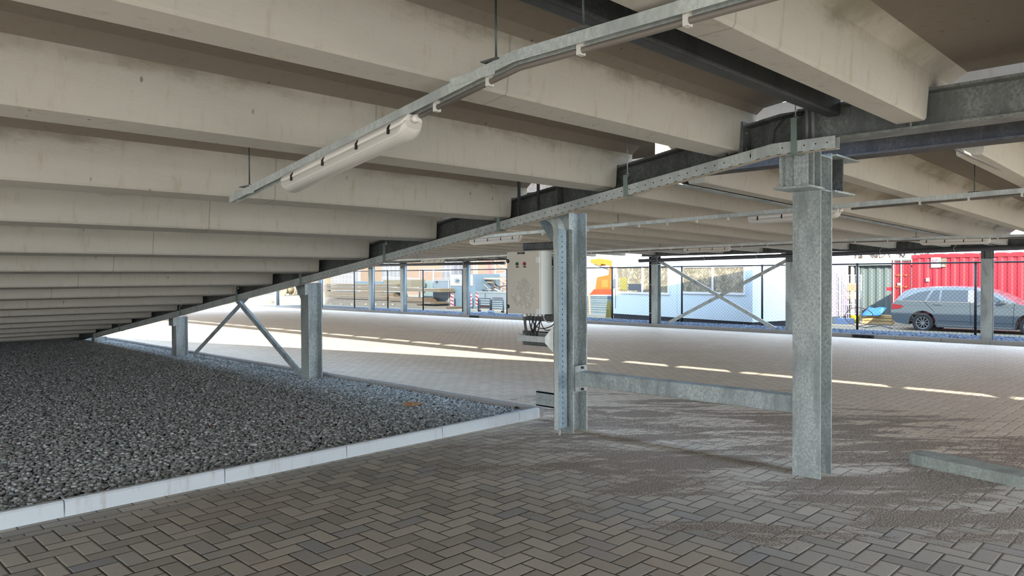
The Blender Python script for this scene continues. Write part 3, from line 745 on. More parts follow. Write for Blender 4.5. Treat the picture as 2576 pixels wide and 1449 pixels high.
# electrical cabinet ----------------------------------------------------
cx = 4.985
cyr = onX(1357.5, 700, cx).y; cyl = onX(1275, 700, cx).y
ctop = onX(1357.5, 630, cx).z; cbot = onX(1357.5, 792, cx).z
cdep = onY(1389, 700, cyr).x
t = thing('electrical_cabinet', 'pale grey electrical cabinet with a green and a red button, hung on the steel column', 'electrical cabinet', (5.05, cyr, cbot))
CAB = plain((224, 228, 224), 0.38, 0, 0.03); CABD = plain((206, 201, 189), 0.3, 0, 0.03)
m = MB(); m.box(cx+0.025, cdep, cyr, cyl, cbot, ctop); body = m.build('housing', CAB, t, bevel=0.006)
m = MB(); m.box(cx, cx+0.022, cyr+0.002, cyl-0.002, cbot+0.006, ctop-0.004)
door = m.build('door', CABD, t, bevel=0.004)
W_ = cyl-cyr; Hh = ctop-cbot
fr = lambda px: cyl-W_*(px-1275)/82.5      # along the door
for z in (ctop-0.13*Hh, cbot+0.06*Hh):
    m = MB(); m.box(cx-0.004, cx+0.004, cyr+0.001, cyr+0.045, z-0.035, z+0.018); m.build('hinge', CAB, door, bevel=0.003)
for z in (ctop-0.155*Hh, cbot+0.115*Hh):
    m = MB(); m.cyl((cx-0.006, cyl-0.016, z), (cx+0.002, cyl-0.016, z), 0.019, 16); m.build('lock', BLACK, door)
    m = MB(); m.cyl((cx-0.009, cyl-0.016, z), (cx-0.0055, cyl-0.016, z), 0.008, 10); m.build('lock_insert', plain((120, 120, 118), 0.4), door)
m = MB(); m.box(cx-0.003, cx, fr(1321), fr(1303), ctop-0.028, ctop-0.010)
for z_, a, b in ((ctop-0.016, 1307, 1317), (ctop-0.022, 1307, 1316.5)): m.box(cx-0.0036, cx-0.003, fr(b), fr(a), z_-0.0012, z_+0.0012, 1)
m.build('name_plate', [BLACK, plain((150, 146, 140), 0.6)], door)
for px_, col, nm in ((1302.5, (30, 92, 58), 'green'), (1321, (176, 34, 44), 'red')):
    yb = fr(px_); zb = ctop-0.118
    m = MB(); m.cyl((cx-0.006, yb, zb), (cx, yb, zb), 0.0165, 20); m.build('button_ring', plain((60, 62, 60), 0.4), door)
    m = MB(); m.cyl((cx-0.014, yb, zb), (cx-0.006, yb, zb), 0.0135, 20); b_o = m.build('button', plain(col, 0.25), door); b_o['label'] = nm+' push button'
    m = MB(); m.box(cx-0.003, cx, yb-0.017, yb+0.017, zb-0.034, zb-0.022); m.box(cx-0.0036, cx-0.003, yb-0.009, yb+0.009, zb-0.029, zb-0.027, 1); m.build('button_label', [BLACK, plain((120, 116, 110), 0.6)], door)
# crumpled protective film on the door
film = N('film', 0.12, 0, 0.6); p_ = film.world()
fc = film.mix(film.smooth(film.noise(film.scale(p_, (1, 14, 14)), 1.6, 6, 0.7, 1.2), 0.5, 0.62), sr(206, 201, 189), sr(236, 233, 226)); film.bump(film.noise(p_, 26, 5, 0.7, 2.0), 0.9, 0.01)
m = MB(); rs = random.Random(4); pts = []
for k in range(28):
    a = 2*math.pi*k/28; rx = 0.135*(0.85+0.2*rs.random()); rz = 0.15*(0.8+0.25*rs.random())
    pts.append((min(max((cyr+cyl)/2-0.005+rx*math.cos(a)*(1.0 if math.sin(a) > 0 else 1.2), cyr+0.05), cyl-0.03), max(cbot+0.02, cbot+0.20+rz*math.sin(a)*(0.9 if math.sin(a) > 0 else 1.1))))
m.prism(pts, 'X', cx-0.0016, cx-0.0004); f_o = m.build('protective_film', film.color(fc), door); f_o['label'] = 'crumpled clear film'
# struts the cabinet hangs on
def strut(lab, pxl, z0, z1, x=5.222):
    yl = onX(pxl, 700, x).y
    s_ = thing('mounting_strut', lab, 'steel strut', (x, 4.4, z0), 'struts on the cabinet column')
    m = MB(); m.box(x, x+0.005, 4.40, yl, z0, z1); m.box(x, x+0.03, 4.56, yl, z1-0.004, z1); m.box(x, x+0.03, 4.56, yl, z0, z0+0.004); m.build('channel', GALVD, s_)
    m = MB(); m.box(x-0.002, x+0.03, yl-0.012, yl, z0, z1); m.build('end_cap', GALV, s_)
strut('dark zinc strut showing above the cabinet', 1314, onX(1340, 629, 5.222).z, onX(1340, 610.5, 5.222).z)
strut('dark zinc strut showing below the cabinet', 1314, onX(1340, 806, 5.222).z, onX(1340, 789, 5.222).z)
z_a, z_b = onX(1340, 869, 5.222).z, onX(1340, 833, 5.222).z
strut('dark zinc strut behind the short horizontal duct', 1314, z_a, z_b)
# short horizontal duct with flared connector
hx = 5.06
hz0, hz1 = onX(1340, 861, hx).z, onX(1340, 845, hx).z
hyl = onX(1313, 850, hx).y; hyr = onX(1371, 850, hx).y
t = thing('short_duct', 'short horizontal zinc duct flaring into the upright duct below the cabinet', 'cable duct', (hx, hyr, hz0))
m = MB(); m.box(hx, hx+0.003, hyr, hyl, hz0, hz1); m.box(hx, 5.21, hyr, hyl, hz0, hz0+0.003); m.box(5.207, 5.21, hyr, hyl, hz0, hz1+0.02); m.build('trough', GALVB, t)
m = MB(); m.box(hx-0.003, 5.18, hyl, hyl+0.055, hz0-0.003, hz1+0.004); m.build('end_sleeve', GALVB, t)
yj = onX(1392, 850, dx0).y
m = MB(); zt_ = onX(1391, 822, dx0).z; zb_ = onX(1391, 887, dx0).z
m.v += [(hx, hyr, hz0), (hx, hyr, hz1), (dx0-0.002, yj, zt_), (dx0-0.002, yj, zb_), (hx+0.004, hyr, hz0), (hx+0.004, hyr, hz1), (dx0+0.002, yj, zt_), (dx0+0.002, yj, zb_)]
for q in ((0, 1, 2, 3), (7, 6, 5, 4), (0, 4, 5, 1), (1, 5, 6, 2), (2, 6, 7, 3), (3, 7, 4, 0)): m.face(q)
m.build('flared_connector', GALVB, t)
# glands and cables under the cabinet
gx = (cx+cdep)/2+0.02
gl = [(1321, 0.021, 0.030), (1331, 0.014, 0.020), (1340, 0.014, 0.020), (1349, 0.017, 0.022), (1359, 0.015, 0.020), (1367.5, 0.010, 0.018)]
gy = []
t = bpy.data.objects['electrical_cabinet']
for px_, r, hgt in gl:
    y = onX(px_, 800, gx).y; gy.append(y)
    m = MB(); m.cyl((gx, y, cbot-hgt), (gx, y, cbot+0.004), r, 12); m.build('cable_gland', CAB, t)
def cable(label, pts, r, mat=BLACK, grp='cables below the cabinet'):
    m = MB(); P_ = [Vector(p) for p in pts]; out = []
    for i in range(len(P_)-1):          # Catmull-Rom
        p0, p1, p2, p3 = P_[max(i-1, 0)], P_[i], P_[i+1], P_[min(i+2, len(P_)-1)]
        for k in range(6):
            s_ = k/6; out.append(0.5*((2*p1)+(p2-p0)*s_+(2*p0-5*p1+4*p2-p3)*s_*s_+(3*p1-p0-3*p2+p3)*s_**3))
    out.append(P_[-1]); m.tube(out, r, 8)
    return tag(m.build('cable', mat, origin=pts[0]), label, 'cable', grp)
dz = hz1+0.005; dyc = (hyl+hyr)/2
cable('thick grey cable dropping from the leftmost gland into the short duct', [(gx, gy[0], cbot-0.03), (gx, gy[0], cbot-0.10), (gx, gy[0]-0.025, cbot-0.20), (gx-0.01, gy[0]-0.055, dz+0.01), (gx, gy[0]-0.06, dz-0.03)], 0.013, plain((70, 68, 66), 0.5))
rs = random.Random(3)
for i, (gi_, ty) in enumerate(((1, .03), (1, .015), (2, .02), (2, -.005), (3, 0.0), (3, .02), (3, -.012), (4, .01), (4, -.02))):
    y0 = gy[gi_]+rs.uniform(-.006, .006); tx = gx+rs.uniform(-.02, .02); yt = gy[2]-0.028+ty
    cable('thin black cable running from the cabinet down into the short duct', [(gx, y0, cbot-0.018), (gx, y0, cbot-0.06), (tx, (y0+yt)/2+0.006, cbot-0.13), (tx, yt, dz+0.02), (tx, yt, dz-0.03)], 0.0055)
cable('black cable sagging from the middle glands to the upright duct, upper loop', [(gx, gy[2], cbot-0.02), (gx-0.01, gy[2]-0.02, cbot-0.08), (gx, gy[3]-0.02, cbot-0.125), (gx+0.03, gy[4]-0.02, cbot-0.135), (5.10, yj+0.01, cbot-0.10), (5.11, yj-0.01, cbot-0.06)], 0.0045)
cable('black cable sagging lowest from the right gland to the upright duct', [(gx, gy[4], cbot-0.02), (gx, gy[4]-0.012, cbot-0.08), (gx+0.02, gy[5]+0.01, cbot-0.14), (gx+0.04, gy[5]-0.03, cbot-0.15), (5.11, yj-0.01, cbot-0.12)], 0.0045)
cable('thin pale cable looping from the rightmost gland', [(gx, gy[5], cbot-0.018), (gx, gy[5]-0.012, cbot-0.05), (gx+0.02, gy[5]-0.035, cbot-0.075), (gx+0.05, gy[5]-0.06, cbot-0.07), (5.12, yj-0.01, cbot-0.05)], 0.004, plain((196, 196, 190), 0.5))

# ================================================================== luminaires on hanging rails
LENS = N('frosted_lens', 0.28, 0, 0.5)
p_ = LENS.obj(); LENS.b.inputs['Transmission Weight'].default_value = 0.0
LENS.color(LENS.mix(LENS.smooth(LENS.math('SINE', LENS.math('MULTIPLY', LENS.sep(p_)[0], 900.0)), -1, 1), sr(190, 186, 178), sr(212, 208, 200))); LENSM = LENS.m
def strip(rows, ang=None):
    pass
def rail_frame(x, pts):
    """returns f(s_y) -> z along polyline of (y, z)"""
    def f(y):
        for (ya, za), (yb, zb) in zip(pts, pts[1:]):
            if min(ya, yb)-1e-6 <= y <= max(ya, yb)+1e-6: return za+(zb-za)*(y-ya)/(yb-ya)
        return pts[-1][1] if abs(y-pts[-1][0]) < abs(y-pts[0][0]) else pts[0][1]
    return f
def light_rail(label, x, pts, hang, soff, clips, cond, grp=None, det=True):
    f = rail_frame(x, pts)
    t = thing('light_rail', label, 'light rail', (x, pts[0][0], pts[0][1]), grp)
    seg = lambda a, b: [(a, f(a))]+[p for p in sorted(pts) if a+1e-3 < p[0] < b-1e-3]+[(b, f(b))]
    y0, y1 = min(p[0] for p in pts), max(p[0] for p in pts)
    def chan(xa, xb, za, zb, nm, mat):
        pp = seg(y0, y1); m = MB()
        for y, z in pp: m.v += [(xa, y, z+za), (xb, y, z+za), (xb, y, z+zb), (xa, y, z+zb)]
        for i in range(len(pp)-1):
            k = 4*i
            for q in ((0, 1, 5, 4), (1, 2, 6, 5), (2, 3, 7, 6), (3, 0, 4, 7)): m.face([k+j for j in q])
        n_ = 4*(len(pp)-1); m.face((3, 2, 1, 0)); m.face((n_, n_+1, n_+2, n_+3)); return m.build(nm, mat, t)
    chan(x-0.026, x-0.022, -0.012, 0.034, 'rail_side', GALVB); chan(x+0.022, x+0.026, -0.012, 0.034, 'rail_side', GALVB); chan(x-0.022, x+0.022, 0.030, 0.034, 'rail_top', plain((168, 156, 138), 0.5, 0.2))
    pp = seg(*cond); m = MB(); m.tube([(x+0.008, y, z-0.030) for y, z in pp], 0.0125, 10); m.build('conduit', plain((112, 106, 98), 0.45), t)
    for y in clips:
        m = MB(); m.box(x-0.006, x+0.026, y-0.010, y+0.010, f(y)-0.047, f(y)+0.006); m.build('clip', plain((206, 204, 196), 0.5), t)
    for k, y in enumerate(hang):
        zt = soff(y); m = MB(); m.cyl((x, y, f(y)+0.03), (x, y, zt), 0.0048, 8); m.build('rod', plain((72, 84, 82), 0.4, 0.3), t)
        m = MB(); m.box(x-0.045, x+0.045, y-0.05, y+0.05, f(y)+0.036, f(y)+0.041); m.build('hanger_plate', GALVD, t)
        m = MB(); m.cyl((x, y, f(y)+0.042), (x, y, f(y)+0.056), 0.012, 6); m.build('nut', GALV, t)
    return t, f
def luminaire(label, x, ya, yb, f, grp, det=True):
    t = thing('strip_luminaire', label, 'lamp', (x, (ya+yb)/2, f((ya+yb)/2)-0.03), grp)
    L_ = yb-ya; za, zb = f(ya), f(yb); sl = (zb-za)/L_
    def loft(prof, nm, mat, inset=0.05, zoff=0.0, rng=(0, 1)):
        """prof: list of (x, h) closed; ends rounded by shrinking"""
        m = MB(); secs = [(0.0, 0.62), (0.012, 0.82), (0.03, 0.94), (0.055, 1.0), (L_-0.055, 1.0), (L_-0.03, 0.94), (L_-0.012, 0.82), (L_, 0.62)]
        n_ = len(prof)
        for s_, k in secs:
            y = ya+s_; z = za+sl*s_
            for px_, h_ in prof: m.v.append((x+px_*(0.6+0.4*k), y, z-0.014+h_*k if h_ < 0 else z-0.014+h_))
        for i in range(len(secs)-1):
            for j in range(n_):
                a, b = i*n_+j, i*n_+(j+1) % n_; m.face((a, b, b+n_, a+n_), 0, True)
        m.face([j for j in range(n_)][::-1]); m.face([(len(secs)-1)*n_+j for j in range(n_)])
        return m.build(nm, mat, t)
    loft([(-0.040, 0), (0.040, 0), (0.058, -0.030), (0.062, -0.045), (-0.062, -0.045), (-0.058, -0.030)], 'housing', WHITEP)
    lens = [(-0.058, -0.046)]
    for k in range(13):
        a = math.pi*k/12; lens.append((-0.058*math.cos(a)*1.0, -0.060-0.050*math.sin(a)**0.7))
    lens.append((0.058, -0.046))
    loft(lens, 'lens', LENSM)
    for fr_ in ((0.10, 0.33, 0.60, 0.88) if det else (0.1, 0.36, 0.63, 0.9)):
        y = ya+L_*fr_; z = za+sl*L_*fr_-0.014
        for sg in (-1, 1):
            m = MB(); m.prism([(sg*0.052, -0.018), (sg*0.065, -0.036), (sg*0.066, -0.066), (sg*0.060, -0.066), (sg*0.058, -0.040), (sg*0.048, -0.018)], 'Y', y-0.008, y+0.008)
            m.xf(lambda a, b, c: (a+x, b, c+z)); m.build('clip', BLACK, t)
    if det:
        m = MB(); m.tube([(x, ya-0.005, za-0.035), (x, ya-0.035, za-0.036-sl*0.03)], [0.022, 0.016], 12); m.build('cable_gland', WHITEP, t)
    return t
rp = [(4.70, 1.950), (2.11, 2.335), (-2.2, 2.335)]
_, f1 = light_rail('zinc light rail with a bend, hanging on rods close overhead', 2.2, rp, [4.47, 2.24, 1.77, -0.6], lambda y: rb(y)+0.346, [2.64, 2.29, 1.79, 1.33, 0.7, 0.1], (-2.2, 2.76))
luminaire('large frosted strip lamp hanging close overhead, left of the rail bend', 2.2, 2.80, 3.98, f1, 'strip lamps')
for y in (2.05, 2.36, 4.5):
    m = MB(); m.box(2.2-0.030, 2.2-0.0265, y-0.14, y+0.14, f1(y)-0.005, f1(y)+0.028); m.build('splice_plate', GALVB, bpy.data.objects['light_rail'])
pA, pB = onX(2576, 482, 8.6), onX(1200, 598, 8.6)
_, f2 = light_rail('second light rail under the far deck, the nearer one', 8.6, [(-3, pA.z+0.03), (pA.y, pA.z), (pB.y, pB.z), (13, pB.z-0.04)], [1.9, 6.3, 8.9], lambda y: rbf(8.6)+0.346, [0.6+0.45*k for k in range(5)]+[4.6+0.45*k for k in range(8)], (-3, 3.1))
la, lb = onX(2112, 537, 8.6).y, onX(1886, 548, 8.6).y
luminaire('strip lamp on the nearer far rail, partly behind the front column', 8.6, la, lb, f2, 'strip lamps', True)
luminaire('strip lamp on the nearer far rail, just left above the cabinet', 8.6, onX(1308, 588, 8.6).y, onX(1186, 598, 8.6).y, f2, 'strip lamps', True)
pts = [(-3, 2.11), (2.6, onX(2576, 594, 15.2).z), (onX(2110, 606, 15.2).y, onX(2110, 606, 15.2).z), (onX(1480, 634, 15.2).y, onX(1480, 634, 15.2).z), (onX(1100, 652, 15.2).y, onX(1100, 652, 15.2).z), (28, 1.97)]
_, f3 = light_rail('third light rail under the far deck, the farther one', 15.2, pts, [4.3, 9.9, 13.7, 19.2], lambda y: rbf(15.2)+0.346, [1.2+0.6*k for k in range(30)], (-3, 27.5))
luminaire('strip lamp tinted by the red container, on the farther rail', 15.2, onX(2492, 598, 15.2).y, onX(2316, 606, 15.2).y, f3, 'strip lamps', False)
luminaire('strip lamp on the farther rail, above the crossing braces', 15.2, onX(1838, 622, 15.2).y, onX(1722, 628, 15.2).y, f3, 'strip lamps', False)
luminaire('strip lamp on the farther rail, above the white frames of the yard', 15.2, onX(1118, 655, 15.2).y, onX(1062, 658, 15.2).y, f3, 'strip lamps', False)
# conduit dropped between the rails at the right edge
m = MB(); m.tube([onX(2388, 366, 5.9), onX(2500, 418, 7.2), onX(2576, 452, 8.4), (10.0, 1.05, 2.36)], 0.013, 8)
tag(m.build('conduit', plain((120, 118, 116), 0.4), origin=tuple(onX(2388, 366, 5.9))), 'thin grey conduit clipped along the far deck soffit at the right', 'conduit')

# gutter pipe along the far edge ----------------------------------------
def gutter(label, pxr, pyr, pxl, pyl, y0=None, grp='gutter pipes'):
    a, b = onX(pxr, pyr, 19.58), onX(pxl, pyl, 19.58)
    if y0 is not None: a = b+(a-b)*((y0-b.y)/(a.y-b.y))
    t = thing('gutter_pipe', label, 'drain pipe', tuple(a), grp)
    m = MB(); m.cyl(a, b, 0.055, 16); m.build('pipe', plain((70, 68, 70), 0.4), t)
    y = a.y+0.6
    while y < b.y-0.1:
        z = a.z+(b.z-a.z)*(y-a.y)/(b.y-a.y)
        m = MB(); m.bar((19.51, y, z-0.05), (19.51, y+0.03, z+0.04), 0.006, 0.02, (1, 0, 0)); m.bar((19.51, y+0.03, z+0.04), (19.56, y-0.03, z+0.13), 0.006, 0.02, (1, 0, 0)); m.build('pipe_hook', GALVB, t); y += 1.62
gutter('dark gutter pipe along the far deck edge, right of the cabinet', 2576, 622.5, 1608, 656, -4)
gutter('dark gutter pipe along the far deck edge, left of the cabinet', 1270, 661.5, 905, 668)

# ================================================================== wire fence
FX = 21.2
fz0, fz1 = gz(FX), 1.73
fp = [-1.0, 1.85, 4.65, 7.47, 10.22, 12.98, 15.79, 18.42, 21.03, 23.7, 26.38, 29.06, 31.88, 34.7]
DKF = ext((40, 44, 50), 0.5)
wire = plain((52, 58, 66), 0.5)
where = ['far right, out beyond the car bonnet', 'right of the far column by the car', 'crossing the car', 'crossing the yellow bucket', 'crossing the pale lilac container', 'crossing the right cabin window', 'at the left corner of the site cabin', 'behind the cabinet column', 'left of the electrical cabinet', 'by the red and white boards', 'at the right end of the panel stack', 'in the middle of the panel stack', 'at the left of the panel stack']
for i, (a, b) in enumerate(zip(fp, fp[1:])):
    t = thing('fence_bay', 'black chain-link fence bay, '+where[i], 'fence', (FX, a, fz0), 'bays of the wire fence')
    m = MB(); m.cyl((FX, a, fz0-0.05), (FX, a, fz1+0.03), 0.030, 10); m.build('post', DKF, t)
    m = MB(); m.cyl((FX-0.02, a, fz1), (FX-0.02, b, fz1), 0.021, 8); m.build('top_rail', DKF, t)
    m = MB(); L_ = b-a; Hf = fz1-fz0-0.06; st = 0.105; r = 0.0032
    k = -int(Hf/st)-1
    while k*st < L_:
        for sg in (1, -1):
            # line y = k*st + s, z = s (sg 1) ; mirrored for sg -1
            s0 = max(0, -k*st); s1 = min(Hf, L_-k*st)
            if s1-s0 > 0.02:
                ya, yb_ = k*st+s0, k*st+s1
                za, zb_ = (s0, s1) if sg == 1 else (Hf-s0, Hf-s1)
                xx = FX+0.01*sg
                kk = len(m.v)
                for (yy, zz) in ((ya, za), (yb_, zb_)):
                    for q in range(3):
                        an = 2.094*q; m.v.append((xx+r*math.cos(an), a+yy+r*math.sin(an), fz0+0.04+zz))
                for q in range(3): m.face((kk+q, kk+(q+1) % 3, kk+3+(q+1) % 3, kk+3+q))
        k += 1
    m.build('wire_mesh', wire, t)

# ================================================================== yard things
def corr(mb, p, q, z0, z1, pitch, dep, nrm, mi=0):
    """corrugated sheet from p to q (xy)"""
    p, q = Vector((p[0], p[1], 0)), Vector((q[0], q[1], 0)); L_ = (q-p).length; d = (q-p)/L_; n_ = Vector((nrm[0], nrm[1], 0)).normalized()
    s = 0; out = []; i = 0
    while s < L_:
        for fr_, o_ in ((0, 0), (0.32, 0), (0.5, 1), (0.82, 1)):
            ss = s+fr_*pitch
            if ss <= L_: out.append((ss, o_*dep))
        s += pitch
    out.append((L_, 0)); k = len(mb.v)
    for ss, o_ in out:
        v = p+d*ss+n_*o_; mb.v += [(v.x, v.y, z0), (v.x, v.y, z1)]
    for i in range(len(out)-1): mb.face((k+2*i, k+2*i+2, k+2*i+3, k+2*i+1), mi)
    return mb
def text(t, s, loc, size, mat, name='lettering', rz=-math.pi/2, ext=0.004):
    cu = bpy.data.curves.new(name, 'FONT'); cu.body = s; cu.size = size; cu.extrude = ext; cu.align_x = 'CENTER'; cu.align_y = 'CENTER'
    tmp = bpy.data.objects.new(name, cu); C.objects.link(tmp)
    dg = bpy.context.evaluated_depsgraph_get(); me = bpy.data.meshes.new_from_object(tmp.evaluated_get(dg)); C.objects.unlink(tmp); bpy.data.objects.remove(tmp)
    o = bpy.data.objects.new(name, me); C.objects.link(o); me.materials.clear(); me.materials.append(mat)
    o.parent = t; o.rotation_euler = (math.pi/2, 0, rz); o.location = Vector(loc)-Vector(ORIG[t.name]); return o

# red container
RED = ext((232, 40, 62), 0.5, 0, 0.06); REDD = ext((196, 26, 44), 0.5, 0, 0.06); ORG = ext((236, 84, 30), 0.5)
rx = 26.6; ryl = onX(2295, 700, rx).y; rz0 = gz(rx)+0.12; rz1 = onX(2400, 640, rx).z
t = thing('red_container', 'red corrugated shipping container behind the parked car, with a white sign', 'container', (rx, 2, rz0))
ryr = ryl-11.0
m = MB(); corr(m, (rx, ryr+0.1), (rx, ryl-0.1), rz0+0.12, rz1-0.1, 0.255, 0.035, (1, 0)); m.box(rx+0.04, rx+2.2, ryr, ryl-0.02, rz0+0.1, rz1-0.06); m.build('side_wall', RED, t)
m = MB(); m.box(rx-0.02, rx+0.06, ryr, ryl, rz1-0.10, rz1); m.box(rx-0.02, rx+0.06, ryr, ryl, rz0, rz0+0.14)
for y in (ryr, ryl-0.14): m.box(rx-0.025, rx+0.1, y, y+0.14, rz0, rz1)
m.build('frame', REDD, t)
m = MB(); y = ryr
while y < ryl-0.3: m.box(rx+0.0, rx+1.0, y, y+0.28, rz1-0.01, rz1+0.035); y += 0.42
m.build('roof', RED, t)
for y in (ryl-0.12,):
    m = MB(); m.box(rx-0.06, rx+0.1, y-0.04, y+0.14, rz1-0.12, rz1+0.01); m.build('corner_casting', RED, t)
# swung-open door leaf beside the container
dyl_ = onX(2243, 700, rx-0.1).y; dz1 = onX(2260, 655, rx-0.1).z
m = MB(); corr(m, (rx-0.10, ryl+0.02), (rx-0.10, dyl_), rz0+0.05, dz1, 0.24, 0.02, (1, 0)); m.box(rx-0.09, rx-0.04, ryl+0.02, dyl_, rz0+0.05, dz1)
d_o = m.build('door', REDD, t)
m = MB(); m.box(rx-0.12, rx-0.03, ryl+0.02, dyl_, dz1-0.03, dz1+0.02); m.build('top_edge', ext((120, 126, 124), 0.6), d_o)
for px_ in (2248, 2267):
    y = onX(px_, 700, rx-0.14).y; m = MB(); m.cyl((rx-0.14, y, rz0+0.1), (rx-0.14, y, dz1+0.03), 0.022, 8); m.build('locking_bar', ext((238, 226, 224), 0.5), d_o)
for z_ in (onX(2260, 692, rx).z, onX(2260, 721, rx).z):
    m = MB(); corr(m, (rx-0.125, ryl+0.1), (rx-0.125, dyl_-0.1), z_-0.03, z_+0.03, 0.12, 0.015, (-1, 0)); m.build('door_rib', ORG, d_o)
m = MB(); hp = onX(2262, 715, rx-0.15); m.box(rx-0.17, rx-0.12, hp.y-0.05, hp.y+0.05, hp.z-0.04, hp.z+0.04); m.build('handle', ext((240, 232, 230), 0.5), d_o)
m = MB(); hp = onX(2235, 727, rx-0.15); m.box(rx-0.17, rx-0.08, hp.y-0.09, hp.y+0.06, hp.z-0.06, hp.z+0.06); m.build('hinge', RED, d_o)
sa, sb = onX(2342, 648, rx-0.05), onX(2366, 673, rx-0.05); sc_ = onX(2381, 673, rx-0.05)
m = MB(); m.box(rx-0.045, rx-0.03, sb.y, sa.y, sb.z, sa.z); m.build('sign', ext((238, 236, 232), 0.5), t)
m = MB(); m.box(rx-0.045, rx-0.03, sc_.y, sb.y, sb.z+0.02, sa.z-0.03); m.build('sign_picture', ext((158, 142, 118), 0.5), t)
m = MB(); m.prism([(sc_.y+0.03, sb.z+0.025), (sb.y-0.02, sb.z+0.025), ((sc_.y+sb.y)/2, sb.z+0.10)], 'X', rx-0.048, rx-0.044); m.build('sign_picture', ext((230, 226, 216), 0.5), t)
sw = (sa.y-sb.y); lz = sb.z+(sa.z-sb.z)*0.66; hsz = (sa.z-sb.z)*0.44
text(t, 'B', (rx-0.05, sa.y-sw*0.24, lz), hsz, ext((232, 60, 120), 0.5)); text(t, 'P', (rx-0.05, sa.y-sw*0.58, lz), hsz, ext((96, 90, 92), 0.5)); text(t, 'i', (rx-0.05, sa.y-sw*0.84, lz), hsz, ext((96, 90, 92), 0.5))
m = MB(); m.box(rx-0.049, rx-0.045, sb.y+0.03, sa.y-0.03, sb.z+0.085, sb.z+0.095); m.build('sign_line', ext((120, 116, 118), 0.5), t)
hp = onX(2334, 704, rx-0.05); m = MB(); m.box(rx-0.08, rx-0.02, hp.y-0.05, hp.y+0.05, hp.z-0.06, hp.z+0.06); m.build('vent_box', ext((226, 222, 216), 0.5), t, bevel=0.01)

# parked car ------------------------------------------------------------
CX = 24.0; CW = 1.66
zc0 = onX(2320, 836, CX).z
t = thing('car', 'dark blue-grey estate car parked behind the wire fence, rear to the left', 'car', (CX+CW/2, 5.4, zc0))
def cp(px, py): v = onX(px, py, CX); return (v.y, v.z)
car_col = N('car_paint', 0.28, 0.35, 0.6); car_col.b.inputs['Coat Weight'].default_value = 0.6; CARP = car_col.color(sr(80, 92, 100))
glass = N('car_glass', 0.25, 0.0, 0.5); CGL = glass.color(sr(46, 56, 64))
TYRE = ext((66, 68, 72), 0.8); ALU = ext((206, 210, 212), 0.3, 0.5); DKC = ext((38, 40, 46), 0.7); CHR = ext((214, 218, 220), 0.2, 0.6)
def cpl(u, w): return (u, w)
y_r, z_t = cp(2240, 790); wy, wz = cp(2320, 812); fwy = wy-2.66; wr = abs(cp(2320, 836)[1]-wz)
U = lambda u: wy-u       # u metres forward of the rear axle
base = zc0
# side outline, u forward, w above ground
def arch(c, r, n=10): return [(c+r*math.cos(math.pi-math.pi*k/n), 0.30+r*math.sin(math.pi*k/n)) for k in range(n+1)]
low = [(-0.80, 0.34), (-0.84, 0.44), (-0.86, 0.62), (-0.83, 0.80), (-0.74, 0.90)]
top_body = [(-0.70, 0.93), (0.0, 0.925), (1.2, 0.905), (2.1, 0.885), (2.55, 0.86), (3.0, 0.80), (3.30, 0.70), (3.42, 0.56), (3.44, 0.36), (3.36, 0.20)]
under = [(2.66+0.37, 0.20)]+[(2.66+0.36*math.cos(math.pi*k/10), 0.28+0.36*math.sin(math.pi*k/10)) for k in range(11)]+[(2.66-0.37, 0.17), (0.37, 0.17)]+[(0.36*math.cos(math.pi*k/10), 0.28+0.36*math.sin(math.pi*k/10)) for k in range(11)]+[(-0.37, 0.22), (-0.72, 0.26)]
outl = low+top_body+under
def side_loft(outline, xs, nm, mat, par, smooth=False):
    m = MB(); n_ = len(outline)
    for x_, k, dz_ in xs:
        for u, w_ in outline:
            uu = 1.3+(u-1.3)*k; m.v.append((x_, U(uu), base+w_+dz_*(w_-0.3)))
    for i in range(len(xs)-1):
        for j in range(n_): m.face((i*n_+j, i*n_+(j+1) % n_, (i+1)*n_+(j+1) % n_, (i+1)*n_+j), 0, smooth)
    m.face(range(n_)); m.face([(len(xs)-1)*n_+j for j in range(n_)][::-1])
    return m.build(nm, mat, par)
lower = side_loft(outl, [(CX, 1.0, 0), (CX+0.10, 1.015, 0.02), (CX+CW-0.10, 1.015, 0.02), (CX+CW, 1.0, 0)], 'body', CARP, t)
roof = [(-0.80, 0.86), (-0.68, 1.02), (-0.52, 1.20), (-0.38, 1.255), (0.1, 1.305), (0.7, 1.325), (1.25, 1.30), (1.62, 1.225), (1.98, 1.07), (2.32, 0.90), (2.42, 0.85)]
def sidex(w_): return CX+0.028+max(0.0, w_-0.88)*0.30
m = MB(); n_ = len(roof)
for q, (kx_, dz_) in enumerate(((0, 0), (0.16, 0.035), (0.84, 0.035), (1, 0))):
    for u, w_ in roof:
        xa_ = sidex(w_); xb_ = 2*CX+CW-xa_; m.v.append((xa_+(xb_-xa_)*kx_, U(u), base+w_+(dz_ if w_ > 1.0 else 0)))
for i in range(3):
    for j in range(n_-1): m.face((i*n_+j, i*n_+j+1, (i+1)*n_+j+1, (i+1)*n_+j))
m.face(range(n_)); m.face([3*n_+j for j in range(n_)][::-1]); m.face((0, n_-1, n_+n_-1, n_)); m.build('cabin_shell', CARP, t)
def pane(poly, nm='side_window', mat=None):
    m = MB(); k = len(poly)
    for x_, off in ((0, 0), (0.012, 0)):
        for u, w_ in poly: m.v.append((sidex(w_)-0.008+x_, U(u), base+w_))
    for j in range(k): m.face((j, (j+1) % k, k+(j+1) % k, k+j))
    m.face(range(k)); m.face([k+j for j in range(k)][::-1]); return m.build(nm, mat or CGL, t)
pane([(-0.58, 0.935), (-0.40, 1.05), (-0.15, 1.165), (0.12, 1.225), (0.20, 1.23), (0.04, 0.925)])
pane([(0.10, 0.925), (0.27, 1.235), (0.44, 1.245), (0.42, 0.92)])
